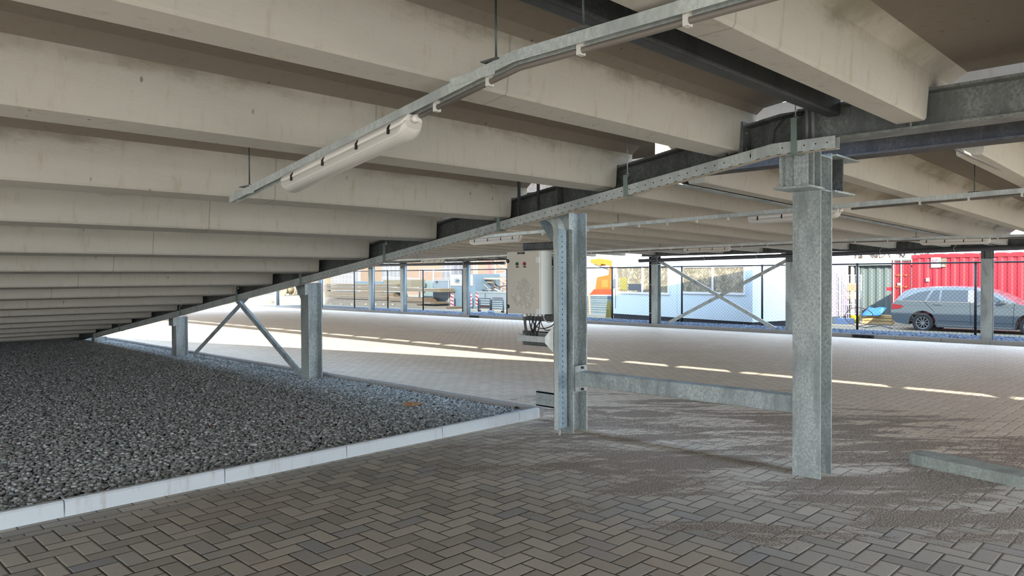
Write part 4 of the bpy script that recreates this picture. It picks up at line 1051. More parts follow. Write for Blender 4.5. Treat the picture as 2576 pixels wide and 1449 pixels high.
pane([(0.47, 0.92), (0.49, 1.25), (1.14, 1.245), (1.15, 0.91)])
pane([(1.36, 0.91), (1.34, 1.235), (1.52, 1.19), (1.85, 1.045), (2.12, 0.90)])
pane([(1.16, 0.905), (1.15, 1.25), (1.34, 1.24), (1.35, 0.905)], 'door_pillar', ext((176, 184, 190), 0.35))
def stripe(u0, w0, u1, w1, th, nm, mat, off=0.004):
    m = MB(); m.bar((CX-off, U(u0), base+w0), (CX-off, U(u1), base+w1), 0.012, th, (0, 0, 1)); return m.build(nm, mat, t)
stripe(-0.62, 0.915, 2.2, 0.885, 0.018, 'window_trim', CHR); stripe(0.40, 0.235, 2.24, 0.215, 0.022, 'sill_trim', CHR)
stripe(-0.62, 0.80, 2.35, 0.78, 0.010, 'shoulder_line', ext((104, 130, 146), 0.3), 0.001); stripe(0.4, 0.36, 2.28, 0.34, 0.010, 'body_crease', ext((58, 76, 88), 0.4), 0.001)
for u0, w0, u1, w1 in ((1.22, 0.94, 1.25, 0.26), (2.28, 0.90, 2.24, 0.26), (0.02, 0.94, 0.33, 0.60)): stripe(u0, w0, u1, w1, 0.008, 'door_gap', DKC, 0.002)
for u in (0.42, 1.50):
    m = MB(); m.obox((CX-0.018, U(u), base+0.835), (0.014, 0, 0), (0, 0.11, 0), (0, 0, 0.016)); m.build('door_handle', CARP, t, bevel=0.01)
m = MB(); m.prism([(U(-0.84), base+0.66), (U(-0.82), base+0.82), (U(-0.62), base+0.80), (U(-0.50), base+0.76), (U(-0.62), base+0.68)], 'X', CX-0.012, CX+0.2); m.build('tail_light', ext((168, 44, 56), 0.3), t)
m = MB(); m.prism([(U(3.12), base+0.58), (U(3.38), base+0.56), (U(3.34), base+0.66), (U(3.10), base+0.70)], 'X', CX-0.01, CX+0.2); m.build('headlight', ext((210, 216, 220), 0.2), t)
m = MB(); m.obox((CX-0.09, U(2.04), base+0.95), (0.08, 0, 0), (0, 0.07, 0), (0, 0, 0.055)); m.build('door_mirror', CARP, t, bevel=0.02)
for u, nm in ((0, 'rear'), (2.66, 'front')):
    for xx, sg in ((CX+0.02, 1), (CX+CW-0.22, 0)):
        cy, cz = U(u), base+wr
        m = MB(); prof = [(0.0, wr-0.10), (0.0, wr-0.025), (0.02, wr), (0.18, wr), (0.20, wr-0.025), (0.20, wr-0.10)]; ns = 28; k = 0
        for px_, r in prof: m.v += [(xx+px_, cy+r*math.cos(2*math.pi*q/ns), cz+r*math.sin(2*math.pi*q/ns)) for q in range(ns)]
        for i in range(len(prof)):
            j = (i+1) % len(prof)
            for q in range(ns): m.face((i*ns+q, i*ns+(q+1) % ns, j*ns+(q+1) % ns, j*ns+q), 0, True)
        wh = m.build('wheel', TYRE, t); ri = wr-0.10
        if sg:
            m = MB(); m.cyl((xx+0.06, cy, cz), (xx+0.14, cy, cz), ri, 24); m.build('hub_shadow', DKC, wh)
            m = MB()
            for i in range(ns):
                a0, a1 = 2*math.pi*i/ns, 2*math.pi*(i+1)/ns
                m.quad((xx+0.005, cy+ri*math.cos(a0), cz+ri*math.sin(a0)), (xx+0.005, cy+ri*math.cos(a1), cz+ri*math.sin(a1)), (xx+0.012, cy+(ri-0.022)*math.cos(a1), cz+(ri-0.022)*math.sin(a1)), (xx+0.012, cy+(ri-0.022)*math.cos(a0), cz+(ri-0.022)*math.sin(a0)))
            for i in range(10):
                a = 2*math.pi*i/10; m.bar((xx+0.02, cy+0.02*math.cos(a), cz+0.02*math.sin(a)), (xx+0.012, cy+(ri-0.015)*math.cos(a), cz+(ri-0.015)*math.sin(a)), 0.02, 0.022, (1, 0, 0))
            m.cyl((xx+0.008, cy, cz), (xx+0.03, cy, cz), 0.045, 14); m.build('rim', ALU, wh)
    m = MB(); m.tube([(CX+0.02, U(u)+0.36*math.cos(a*math.pi/10), base+0.28+0.36*math.sin(a*math.pi/10)) for a in range(11)], 0.012, 6); m.build('wheel_arch', DKC, t)

# site cabins -------------------------------------------------------------
CBL = plain((214, 230, 238), 0.55, 0, 0.04); CBW = plain((232, 234, 236), 0.5, 0, 0.03); BASE = ext((44, 52, 66), 0.7)
L0, R0_ = onG(1540, 800), onG(1893, 824)
dd = (R0_-L0); dd.z = 0; Lc = dd.length; ud = dd.normalized(); nn_ = Vector((-ud.y, ud.x, 0))
if nn_.x > 0: nn_ = -nn_         # towards the camera
def cab_pt(px, py):
    """pixel onto the cabin's front plane -> (s along, z)"""
    d = ray(px, py); t_ = (L0.dot(nn_))/(d.dot(nn_)); P_ = d*t_; return ((P_-Vector((L0.x, L0.y, 0))).dot(ud), H+P_.z)
def cbox(mb, s0, s1, d0, d1, z0, z1, mi=0):
    """box in cabin frame: s along, d depth behind the front"""
    c = Vector((L0.x, L0.y, 0))+ud*((s0+s1)/2)-nn_*((d0+d1)/2); return mb.obox((c.x, c.y, (z0+z1)/2), ud*((s1-s0)/2), nn_*((d1-d0)/2), (0, 0, (z1-z0)/2), mi)
zg = (L0.z+R0_.z)/2
s_mid = cab_pt(1703, 700)[0]; zr = 2.36
wins = []
for nm_, s0, s1, wl, wr_ in (('left', 0.0, s_mid, 1553, 1681), ('right', s_mid+0.01, Lc, 1718, 1872)):
    t = thing('site_cabin', 'pale blue site cabin with a wide window, the %s one of the two' % nm_, 'site cabin', (L0.x+ud.x*(s0+s1)/2, L0.y+ud.y*(s0+s1)/2, zg), 'pale site cabins behind the fence')
    m = MB(); cbox(m, s0, s1, 0, 2.5, zg+0.17, zr-0.32); m.build('wall', CBL, t)
    m = MB(); cbox(m, s0-0.0, s1, -0.03, 2.5, zr-0.32, zr); m.build('fascia', CBW, t)
    m = MB(); cbox(m, s0+0.05, s1-0.05, 0.03, 2.4, zg-0.02, zg+0.17); m.build('plinth', BASE, t)
    a, b = cab_pt(wl, 674), cab_pt(wl, 735); c_ = cab_pt(wr_, 735); c0 = cab_pt(wr_, 672); z0w = (b[1]+c_[1])/2; z1w = (a[1]+c0[1])/2
    for q0, q1, q2, q3 in ((a[0]-.07, c_[0]+.07, z0w-.07, z0w), (a[0]-.07, c_[0]+.07, z1w, z1w+.06), (a[0]-.07, a[0], z0w, z1w), (c_[0], c_[0]+.07, z0w, z1w)):
        m = MB(); cbox(m, q0, q1, -0.035, 0.01, q2, q3); m.build('window_frame', CBW, t)
    sm_ = cab_pt(1617 if nm_ == 'left' else 1794, 700)[0]
    m = MB(); cbox(m, sm_-0.03, sm_+0.03, -0.045, 0.01, z0w, z1w); m.build('window_mullion', CBW, t)
    gl_ = N('cabin_glass_'+nm_, 0.12, 0, 0.7); p_ = gl_.world()
    gc = gl_.mix(gl_.smooth(gl_.noise(gl_.scale(p_, (1, 3, 3)), 2.0, 5, 0.7, 1.0), 0.45, 0.6), sr(104, 98, 80), sr(146, 140, 118))
    m = MB(); cbox(m, a[0], c_[0], -0.004, 0.004, z0w, z1w); m.build('window_glass', gl_.color(gc), t)
    if nm_ == 'left':
        ya, yb_ = cab_pt(1562, 699), cab_pt(1577, 729); m = MB(); cbox(m, ya[0], yb_[0], -0.012, -0.006, yb_[1], ya[1]); m.build('window_poster', ext((214, 206, 90), 0.6), t)
        ya, yb_ = cab_pt(1581, 714), cab_pt(1615, 731); m = MB(); cbox(m, ya[0], yb_[0], -0.010, -0.005, yb_[1], ya[1]); m.build('window_screen', ext((84, 96, 112), 0.5), t)
        pA_, pB_ = cab_pt(1548, 686), cab_pt(1550, 776)
        m = MB(); q = [Vector((L0.x, L0.y, 0))+ud*s_+nn_*0.04+Vector((0, 0, z_)) for s_, z_ in (pA_, ((pA_[0]+pB_[0])/2+0.04, (pA_[1]+pB_[1])/2), pB_)]; m.tube(q, 0.010, 6); m.build('wall_cable', ext((70, 80, 92), 0.5), t)
        ya, yb_ = cab_pt(1541, 702), cab_pt(1548, 723); m = MB(); cbox(m, ya[0], yb_[0], -0.08, 0, yb_[1], ya[1]); m.build('meter_box', ext((176, 192, 202), 0.5), t)
# yellow folded cover in front of the cabin
def dome(name, label, cat, c, rx_, ry_, rz_, mat, grp=None, lean=0):
    m = MB(); nu, nv = 16, 6; cc = Vector(c)
    for i in range(nv+1):
        ph = math.pi/2*i/nv
        for j in range(nu):
            th = 2*math.pi*j/nu; w1 = 1+0.08*math.sin(3*th)+0.05*math.sin(7*th)
            m.v.append((cc.x+rx_*math.cos(ph)*math.cos(th)*w1, cc.y+ry_*math.cos(ph)*math.sin(th)*w1, cc.z+rz_*math.sin(ph)**0.8))
    for i in range(nv):
        for j in range(nu): m.face((i*nu+j, i*nu+(j+1) % nu, (i+1)*nu+(j+1) % nu, (i+1)*nu+j), 0, True)
    o = m.build(name, mat, origin=tuple(cc)); return tag(o, label, cat, grp)
YEL = ext((232, 214, 96), 0.5, 0, 0.1)
c = onG(1789, 813)+Vector((0, 0, 0.03))
pw = 0.42
t = thing('cable_ramp', 'yellow rounded plastic cover lying on the gravel under the right cabin window', 'plastic cover', tuple(c))
m = MB(); pr = [(-pw, 0), (-pw*0.95, 0.10), (-pw*0.7, 0.19), (-pw*0.2, 0.23), (pw*0.35, 0.19), (pw*0.85, 0.10), (pw, 0.0), (pw*0.5, 0.03), (-pw*0.1, 0.06), (-pw*0.7, 0.04)]
m.prism([(c.y-a, c.z+b) for a, b in pr], 'X', c.x-0.12, c.x+0.12); m.build('shell', YEL, t)
# lilac container and the box in front
LIL = ext((222, 204, 232), 0.5, 0, 0.04)
lx = 27.5; la_, lb_ = onX(1880, 700, lx).y, onX(2010, 700, lx).y; lz0 = gz(lx)+0.1
t = thing('lilac_container', 'plain pale lilac container standing right of the site cabins', 'container', (lx, la_, lz0))
m = MB(); m.box(lx, lx+2.2, lb_-1.0, la_+0.6, lz0, 2.05); m.build('wall', LIL, t)
m = MB(); m.box(lx-0.04, lx+2.2, lb_-1.0, la_+0.6, 2.05, 2.42); m.build('fascia', ext((232, 230, 238), 0.5), t)
m = MB(); m.box(lx+0.05, lx+2.0, lb_-1.0, la_+0.6, gz(lx)-0.02, lz0); m.build('plinth', BASE, t)
bx = 24.3; a, b = onX(1921, 783, bx), onX(1975, 800, bx)
t = thing('heater_box', 'wooden framed box with a dark grey front, standing on dark blocks', 'box', (bx, a.y, b.z))
m = MB(); m.box(bx, bx+0.5, b.y, a.y, b.z, a.z); m.build('box_body', ext((206, 190, 166), 0.6), t)
m = MB(); m.box(bx-0.01, bx, b.y+0.03, a.y-0.03, b.z+0.04, a.z-0.03); m.build('front_panel', ext((92, 102, 112), 0.5), t)
zz = gz(bx)-0.01
for k, (pa, pb) in enumerate(((1897, 1918), (1919, 1941), (1942, 1964), (1965, 1985))):
    y0_, y1_ = onX(pb-0.6, 810, bx).y, onX(pa, 810, bx).y
    m = MB(); m.box(bx-0.05, bx+0.45, y0_, y1_, zz, b.z-0.004 if k else b.z-0.02); o = m.build('concrete_block', ext((70, 76, 88), 0.8) if k < 3 else ext((176, 170, 190), 0.7), origin=(bx, (y0_+y1_)/2, zz), bevel=0.01)
    tag(o, 'block under the framed box, %s' % ['dark one furthest left', 'dark one at its left end', 'dark one at its middle', 'pale one at its right end'][k], 'block', 'blocks under the framed box')

# orange excavator ---------------------------------------------------------
OR_ = ext((255, 140, 20), 0.45, 0, 0.06); ORR = ext((250, 90, 24), 0.45)
ex = 28.0
def E_(px, py): v = onX(px, py, ex); return (v.y, v.z)
t = thing('excavator', 'orange excavator showing behind the stack of steel plates', 'excavator', (ex, E_(1520, 700)[0], gz(ex)))
m = MB(); m.prism([E_(1501, 697), E_(1530, 691), E_(1533, 668), E_(1570, 668), E_(1570, 742), E_(1497, 728)], 'X', ex, ex+1.6); m.build('body', OR_, t, bevel=0.03)
m = MB(); m.prism([E_(1497, 727), E_(1560, 727), E_(1560, 743), E_(1484, 743)], 'X', ex-0.1, ex+1.7); m.build('chassis', ORR, t, bevel=0.02)
m = MB(); m.prism([E_(1475, 652), E_(1500, 650), E_(1541, 657), E_(1570, 664), E_(1570, 676), E_(1537, 671), E_(1503, 664), E_(1499, 669), E_(1475, 661)], 'X', ex+0.3, ex+0.75); m.build('boom', ext((255, 170, 30), 0.45), t, bevel=0.02)
m = MB(); a_, b_ = E_(1484, 664), E_(1533, 683); m.cyl((ex+0.35, a_[0], a_[1]), (ex+0.35, b_[0], b_[1]), 0.045, 10); m.build('cylinder', ext((176, 176, 172), 0.3, 0.4), t)
m = MB(); a_, b_ = E_(1514, 704), E_(1530, 724); m.box(ex-0.02, ex, b_[0], a_[0], b_[1], a_[1]); m.build('hatch', ext((255, 168, 60), 0.45), t, bevel=0.01)
for k in (0, 1):
    m = MB(); y_c = E_(1520, 740)[0]; m.box(ex+0.0+k*1.2, ex+0.4+k*1.2, y_c-1.6, y_c+0.9, gz(ex), gz(ex)+0.55); m.build('track', DKC, t, bevel=0.1)
# stack of steel plates
sx = 25.4; y0_, y1_ = onX(1533, 770, sx).y, onX(1470, 770, sx).y-0.0; rs = random.Random(9)
zb_ = gz(sx)-0.01; ztop_ = onX(1510, 743, sx).z; n_pl = 17; th = (ztop_-zb_)/n_pl
tone = [(138, 166, 180), (160, 184, 194), (122, 148, 164), (172, 190, 198)]
for k in range(n_pl):
    ja, jb = rs.uniform(-0.09, 0.05), rs.uniform(-0.05, 0.05)
    m = MB(); m.box(sx+rs.uniform(-.03, .03), sx+1.5, y0_+jb, y1_+0.35+ja, zb_+k*th+0.001, zb_+(k+1)*th-0.016)
    o = m.build('steel_plate', plain(tuple(int(q_*0.8) for q_ in tone[k % 4]), 0.45, 0.2), origin=(sx, y0_, zb_+k*th))
    tag(o, 'blue-grey steel plate in the stack below the orange excavator', 'steel plate', 'stacked steel plates')
t = thing('timber_post', 'pale timber post leaning upright before the steel plates', 'post', (sx-0.3, onX(1483, 790, sx-0.3).y, gz(sx)))
m = MB(); a_ = onX(1482, 742, sx-0.3); b_ = onX(1484, 800, sx-0.3); m.bar(a_, (b_.x, b_.y, gz(sx)), 0.07, 0.07, (1, 0, 0)); m.build('post_body', ext((222, 200, 176), 0.7), t)
t = thing('floor_sign', 'yellow folding floor sign leaning at the cabin corner', 'sign', tuple(onG(1530, 799)))
c = onG(1530, 799); m = MB(); hh = onX(1530, 757, c.x).z-c.z
m.prism([(c.y+0.11, c.z), (c.y-0.11, c.z), (c.y-0.05, c.z+hh), (c.y+0.03, c.z+hh)], 'X', c.x-0.02, c.x+0.01); m.build('board', YEL, t)
m = MB(); m.prism([(c.y+0.11, c.z), (c.y-0.11, c.z), (c.y-0.05, c.z+hh), (c.y+0.03, c.z+hh)], 'X', c.x+0.10, c.x+0.12); m.build('board', YEL, t)
m = MB()
for k in range(6): m.box(c.x-0.024, c.x-0.02, c.y-0.07, c.y+0.08, c.z+0.05+k*0.05, c.z+0.065+k*0.05)
m.build('printed_lines', ext((120, 112, 60), 0.6), t)

EXT = 0.66

# ---- right side yard: shed, cage, hose, bucket, tarp, planks
gx_ = 31.0
a, b = onX(2153, 668, gx_), onX(2243, 800, gx_)
GRN = ext((122, 142, 140), 0.6, 0, 0.05)
t = thing('storage_shed', 'grey corrugated shed with a pale green roof edge, left of the red container', 'shed', (gx_, a.y, gz(gx_)))
m = MB(); corr(m, (gx_, b.y-3.0), (gx_, a.y), gz(gx_), a.z, 0.30, 0.05, (-1, 0)); m.box(gx_+0.02, gx_+3, b.y-3.0, a.y, gz(gx_), a.z); m.build('wall', GRN, t)
c2 = onX(2060, 668, gx_+0.8)
m = MB(); m.box(gx_-0.25, gx_+3.2, b.y-3.0, c2.y+1.5, a.z, onX(2150, 651, gx_).z); m.build('roof', ext((206, 222, 204), 0.6), t)
m = MB(); m.box(gx_+0.8, gx_+0.9, a.y, c2.y+1.5, gz(gx_), a.z); m.build('back_wall', ext((226, 206, 168), 0.7), t)
for px_ in (2145, 2158):
    m = MB(); v = onX(px_, 700, gx_-0.1); m.box(gx_-0.16, gx_-0.04, v.y-0.05, v.y+0.05, gz(gx_), a.z); m.build('post', ext((222, 232, 232), 0.5), t)
for k, (pa, pb, col) in enumerate(((2122, 2142, (222, 178, 112)), (2138, 2156, (232, 216, 180)), (2124, 2136, (214, 200, 160)))):
    v0, v1 = onX(pa, 712 if k == 0 else 735, 29.6), onX(pb, 732 if k == 0 else 752, 29.6)
    m = MB(); m.box(29.6, 30.1, v1.y, v0.y, v1.z, v0.z); o = m.build('crate', ext(col, 0.7), origin=(29.6, v0.y, v1.z)); tag(o, 'wooden crate in front of the shed wall, %s' % ['upper left', 'lower right', 'lower left'][k], 'crate', 'crates in front of the shed')
WHT = ext((226, 236, 240), 0.5)
def cage(name, label, cat, x, pa, pb, zt, n, rails, grp=None, mat=WHT, r=0.018, z0=None, tilt=0.0):
    ya, yb = onX(pb, 700, x).y, onX(pa, 700, x).y; z0 = gz(x) if z0 is None else z0
    t = thing(name, label, cat, (x, (ya+yb)/2, z0), grp)
    F_ = lambda y, z: (x, y, z+tilt*(y-ya))
    m = MB()
    m.tube([F_(ya, gz(x)), F_(ya, zt), F_(yb, zt), F_(yb, gz(x))], r*1.7, 6); m.build('frame', mat, t)
    m = MB()
    for i in range(1, n): y = ya+(yb-ya)*i/n; m.tube([F_(y, z0+0.04), F_(y, zt)], r*0.55, 4, caps=False)
    for q in rails: z = z0+(zt-z0)*q; m.tube([F_(ya, z), F_(yb, z)], r*0.8, 4, caps=False)
    m.build('bars', mat, t)
    return t
cage('wire_cage', 'white wire stillage seen right of the nearest column', 'cage', 28.5, 2070, 2112, onX(2100, 688, 28.5).z, 9, (0.2, 0.4, 0.6, 0.8), 'white wire stillages')
cage('wire_cage', 'white wire stillage behind the yellow bucket', 'cage', 28.5, 2115, 2166, onX(2140, 692, 28.5).z, 10, (0.15, 0.35, 0.55, 0.8), 'white wire stillages')
c = onG(2152, 812)
t = thing('bucket', 'yellow bucket lying in the sand behind a fence post', 'bucket', tuple(c))
m = MB(); m.tube([c+Vector((0, -0.0, 0.01)), c+Vector((0, 0, 0.26))], [0.13, 0.17], 16, caps=False); m.cyl(c+Vector((0, 0, 0.01)), c+Vector((0, 0, 0.02)), 0.13, 16); m.build('pail', ext((250, 222, 40), 0.4), t)
m = MB(); m.tube([c+Vector((0, 0.17*math.cos(k*math.pi/8), 0.25+0.12*math.sin(k*math.pi/8))) for k in range(9)], 0.006, 5); m.build('handle', ext((150, 150, 146), 0.4), t)
c = onX(2160, 795, 23.4); m = MB(); m.tube([(23.4+0.05*math.sin(k*0.4), c.y+0.41*math.cos(2*math.pi*k/40), c.z-0.0+0.28*math.sin(2*math.pi*k/40)-0.02) for k in range(41)], 0.012, 6)
tag(m.build('hose', ext((150, 96, 92), 0.5), origin=tuple(c)), 'thin reddish hose forming a big loop around the yellow bucket', 'hose')
m = MB(); p0 = onG(2175, 826); p1 = onG(2215, 820); p2 = onG(2160, 822)
m.tube([p2+Vector((0, 0, .02)), p0+Vector((0.1, 0, .02)), p1+Vector((0, 0, .02)), onG(2245, 828)+Vector((0, 0, .02))], 0.014, 6)
tag(m.build('hose', ext((96, 110, 136), 0.5), origin=tuple(p0)), 'dark hose snaking over the sand behind the fence', 'hose')
c = onX(2190, 790, 26.0)
m = MB(); tp = []
for i in range(7):
    for j in range(7):
        u, v = i/6, j/6; tp.append((26.0+0.3*v+0.05*math.sin(5*u+3*v), c.y-0.28+0.56*u-0.12*v, c.z-0.06+0.26*v+0.03*math.sin(7*u)*v))
m.v = tp
for i in range(6):
    for j in range(6): m.face((i*7+j, (i+1)*7+j, (i+1)*7+j+1, i*7+j+1), 0, True)
o = m.build('tarpaulin', ext((40, 132, 214), 0.5), origin=tuple(c)); md = o.modifiers.new('thick', 'SOLIDIFY'); md.thickness = 0.02
tag(o, 'bright blue tarpaulin draped on the timber by the grey shed', 'tarpaulin')
for k in range(3):
    v0, v1 = onX(2170, 793+k*8, 26.2), onX(2243, 800+k*8, 26.2)
    m = MB(); m.box(26.2-0.02*k, 26.5, v1.y, v0.y, v1.z, v1.z+0.085); o = m.build('timber_plank', ext((236, 196, 126), 0.7), origin=(26.2, v0.y, v1.z))
    tag(o, 'orange-yellow timber plank before the grey shed, %s of the stack' % ['top', 'middle', 'bottom'][k], 'plank', 'planks before the shed')
for k, (pa, pb) in enumerate(((2088, 2100), (2100, 2136))):
    v0, v1 = onX(pa, 797 + 4*k, 25.6), onX(pb, 812, 25.6)
    m = MB(); m.box(25.6, 26.1, v1.y, v0.y, gz(25.6), v0.z); tag(m.build('folded_sheet', ext((90, 108, 120) if k == 0 else (78, 112, 160), 0.6), origin=(25.6, v0.y, 0)), ['small dark grey block just right of the nearest column', 'folded blue sheet on the sand left of the yellow bucket'][k], 'sheet')

# ---- left side yard
EXT = 0.50
# long insulated panels stacked in layers
px_x = 25.0
layers = [  # (left px, right px, top y, bottom y, tone, x offset)
    (818, 1135, 783, 796, (184, 160, 118), 0.0), (818, 1060, 772, 782, (176, 152, 112), 0.05), (818, 1095, 760, 770, (190, 168, 126), 0.1),
    (818, 975, 751, 759, (180, 158, 120), 0.1), (978, 1062, 750.5, 760.5, (160, 138, 104), 0.0), (818, 990, 740, 751.5, (186, 164, 124), 0.15),
    (818, 1108, 728, 737, (190, 172, 132), 0.12), (818, 1000, 718, 727, (186, 168, 130), 0.2), (965, 1034, 708, 727, (176, 170, 136), 0.6)]
PAL = ext((208, 204, 190), 0.5)
names = ['lowest and longest board bundle', 'second bundle from the bottom, cut short', 'third bundle from the bottom with pale end', 'fourth bundle, left part', 'fourth bundle, right part', 'fifth bundle, ending by a pale column', 'long pale bundle sticking out to the right', 'upper bundle left of the pale column', 'small wrapped bundle on top']
for k, (pl, pr_, yt, ybm, col, xo) in enumerate(layers):
    x = px_x+xo; A_, B_ = onX(pl, (yt+ybm)/2, x), onX(pr_, (yt+ybm)/2, x); zt_, zb_ = onX(960, yt-4, px_x).z, onX(960, ybm-4, px_x).z+0.003
    gq = gz(x)
    if k == 0: zb_, zt_ = gq, gq+0.10
    elif k == 1: zb_, zt_ = gq+0.103, gq+0.20
    else: zb_ = max(zb_, gq+0.203)
    t = thing('panel_bundle', 'stacked insulated panels beyond the fence, '+names[k], 'panel bundle', (x, A_.y, zb_), 'bundles of long panels')
    n_ = 3 if k not in (4, 8) else 1; h_ = (zt_-zb_)/n_
    for j in range(n_):
        m = MB(); m.box(x, x+1.0, B_.y+0.03*j, A_.y, zb_+j*h_+0.012, zb_+(j+1)*h_-0.006); m.build('panel', ext(col, 0.6), t)
        m = MB(); m.box(x-0.008, x+1.0, B_.y+0.03*j+0.35, A_.y, zb_+(j+1)*h_-0.028, zb_+(j+1)*h_-0.007); m.build('metal_skin', PAL, t)
for k, (p_a) in enumerate((831, 857, 885, 920, 945, 965, 988)):
    v = onX(p_a, 765, px_x-0.03); m = MB(); m.box(px_x-0.04, px_x-0.012, v.y-0.06, v.y+0.06, v.z-0.05, v.z+0.03)
    tag(m.build('foam_block', ext((236, 230, 216), 0.7), origin=tuple(v)), 'small white foam spacer between the long stacked panels', 'spacer', 'white spacers in the panel stack')
v0, v1 = onX(893, 708, 25.6), onX(964, 716, 25.6)
m = MB(); m.box(25.6, 26.4, v1.y, v0.y, v1.z, v0.z); tag(m.build('blue_bundle', ext((128, 168, 190), 0.5), origin=tuple(v0)), 'flat blue wrapped bundle lying on top of the panel stack', 'panel bundle')
v0, v1 = onX(821, 690, 25.3), onX(828, 722, 25.3)
m = MB(); m.box(25.3, 25.4, v1.y, v0.y, gz(25.3)+0.7, v0.z); tag(m.build('timber_post', ext((236, 208, 150), 0.7), origin=tuple(v1)), 'yellowish timber upright at the left end of the panel stack', 'post')
# crowd barriers
cage('crowd_barrier', 'white crowd barrier behind the left end of the panel stack', 'barrier', 27.0, 812, 888, onX(850, 691, 27).z, 26, (0.02, 0.5), 'white crowd barriers', z0=onX(850, 716, 27).z)
cage('crowd_barrier', 'white crowd barrier lying tilted above the panel stack, right', 'barrier', 27.6, 962, 1054, onX(1010, 701, 27.6).z, 28, (0.02, 0.5), 'white crowd barriers', z0=onX(1010, 727, 27.6).z, tilt=0.03)
# white steel racks
cage('steel_rack', 'white upright steel rack, left one with a cyan board', 'rack', 27.2, 1056, 1090, onX(1075, 677, 27.2).z, 1, (0.93, 0.5), 'white steel racks', r=0.02)
cage('steel_rack', 'white upright steel rack, right one behind the blue locker', 'rack', 28.0, 1092, 1133, onX(1110, 677, 28).z, 1, (0.93, 0.75), 'white steel racks', r=0.02)
def boxo(name, label, cat, x, pa, pb, yt, yb, col, dep=0.8, grp=None, ground=False, parts=()):
    v0, v1 = onX(pa, yt, x), onX(pb, yb, x); zb = gz(x) if ground else v1.z
    t = thing(name, label, cat, (x, v0.y, zb), grp); m = MB(); m.box(x, x+dep, v1.y, v0.y, zb, v0.z); m.build('body', ext(col, 0.55), t)
    for nm, a, b, c_, d, cl, pr_ in parts:
        w0, w1 = onX(a, c_, x-pr_), onX(b, d, x-pr_); m = MB(); m.box(x-pr_, x, w1.y, w0.y, w1.z, w0.z); m.build(nm, ext(cl, 0.5), t)
    return t
boxo('notice_board', 'cyan board leaning in the left white rack', 'board', 27.0, 1066, 1088, 706, 730, (196, 232, 238), 0.03, ground=True)
boxo('tool_container', 'pale blue steel locker behind the fence, left of the chevron boards', 'container', 26.2, 1090, 1130, 705, 790, (160, 188, 208), 1.5, ground=True,
     parts=(('door_edge', 1127, 1130, 706, 785, (206, 220, 228), 0.02), ('lock', 1096, 1100, 707, 712, (60, 70, 84), 0.03), ('door_edge', 1090, 1130, 704, 706, (220, 230, 236), 0.02)))
boxo('tool_container', 'pale blue steel container with a white graphic panel', 'container', 26.2, 1131.5, 1196, 690, 790, (150, 186, 210), 1.8, ground=True,
     parts=(('graphic_panel', 1133, 1189, 691, 719, (236, 234, 226), 0.03), ('door_edge', 1131, 1134, 690, 785, (200, 216, 226), 0.02)))
t = bpy.data.objects['tool_container.001']; rs = random.Random(12)
cpt = onX(1151, 706, 26.16)
m = MB()
for k in range(11):
    a = 2*math.pi*k/11; l_ = rs.uniform(0.12, 0.26); m.bar((26.155, cpt.y, cpt.z), (26.155, cpt.y+l_*1.4*math.cos(a), cpt.z+l_*math.sin(a)*0.8), 0.01, 0.03, (1, 0, 0))
m.build('graphic_strokes', ext((96, 170, 214), 0.5), t)
# open skip with scrap
kx = 26.3
boxo('waste_skip', 'light blue open skip heaped with scrap, left of the cabinet', 'skip', kx, 1197, 1300, 736, 790, (176, 200, 214), 2.2, ground=True,
     parts=(('rim', 1195, 1300, 733, 737, (204, 218, 226), 0.05), ('stiffener', 1219, 1221, 738, 752, (120, 146, 160), 0.03)))
rs = random.Random(5)
cols = [(70, 78, 90), (206, 206, 198), (236, 190, 130), (120, 140, 156), (230, 236, 238), (96, 90, 84), (178, 158, 128)]
for k in range(34):
    px_ = rs.uniform(1202, 1285); py_ = rs.uniform(716, 732); v = onX(px_, py_, kx+rs.uniform(0.1, 1.2)); m = MB()
    d = Vector((rs.uniform(-.3, .3), rs.uniform(-1, 1), rs.uniform(-.35, .35))).normalized(); m.bar(v-d*rs.uniform(.08, .3), v+d*rs.uniform(.08, .3), rs.uniform(.03, .12), rs.uniform(.02, .06))
    tag(m.build('scrap_piece', ext(cols[k % 7], 0.6), origin=tuple(v)), 'piece of mixed scrap heaped in the open skip', 'scrap', 'scrap in the skip')
for k, (a_, b_, y0_, y1_, cl) in enumerate(((1198, 1275, 699, 703, (222, 216, 204)), (1197, 1238, 704, 712, (216, 206, 180)), (1206, 1232, 698, 702, (222, 214, 120)))):
    boxo('loose_board', ['long pale board across the skip', 'short beige board in the skip', 'yellow board in the skip'][k], 'board', kx+0.5+0.2*k, a_, b_, y0_, y1_, cl, 0.3)
v0, v1 = onX(1196, 698, kx+1.5), onX(1300, 698, kx+1.5); v2 = onX(1222, 687, kx+1.5)
m = MB(); m.v += [(kx+1.5, v0.y, v0.z), (kx+1.5, v1.y-1, v0.z), (kx+2.6, v1.y-1, v2.z+0.02), (kx+2.6, v2.y, v2.z+0.02), (kx+1.5, v0.y, v0.z-0.05), (kx+1.5, v1.y-1, v0.z-0.05), (kx+2.6, v1.y-1, v2.z-0.03), (kx+2.6, v2.y, v2.z-0.03)]
for q in ((0, 1, 2, 3), (7, 6, 5, 4), (0, 4, 5, 1), (1, 5, 6, 2), (2, 6, 7, 3), (3, 7, 4, 0)): m.face(q)
t = thing('shelter_roof', 'beige ribbed sheet roof on posts behind the skip', 'shelter', (kx+1.5, v0.y, v0.z))
m.build('roof', ext((190, 176, 152), 0.6), t)
for y_ in (v0.y-0.2, v1.y-0.8):
    m = MB(); m.box(kx+1.9, kx+1.98, y_, y_+0.08, gz(kx), v0.z+0.05); m.build('post', ext((196, 206, 210), 0.5), t)
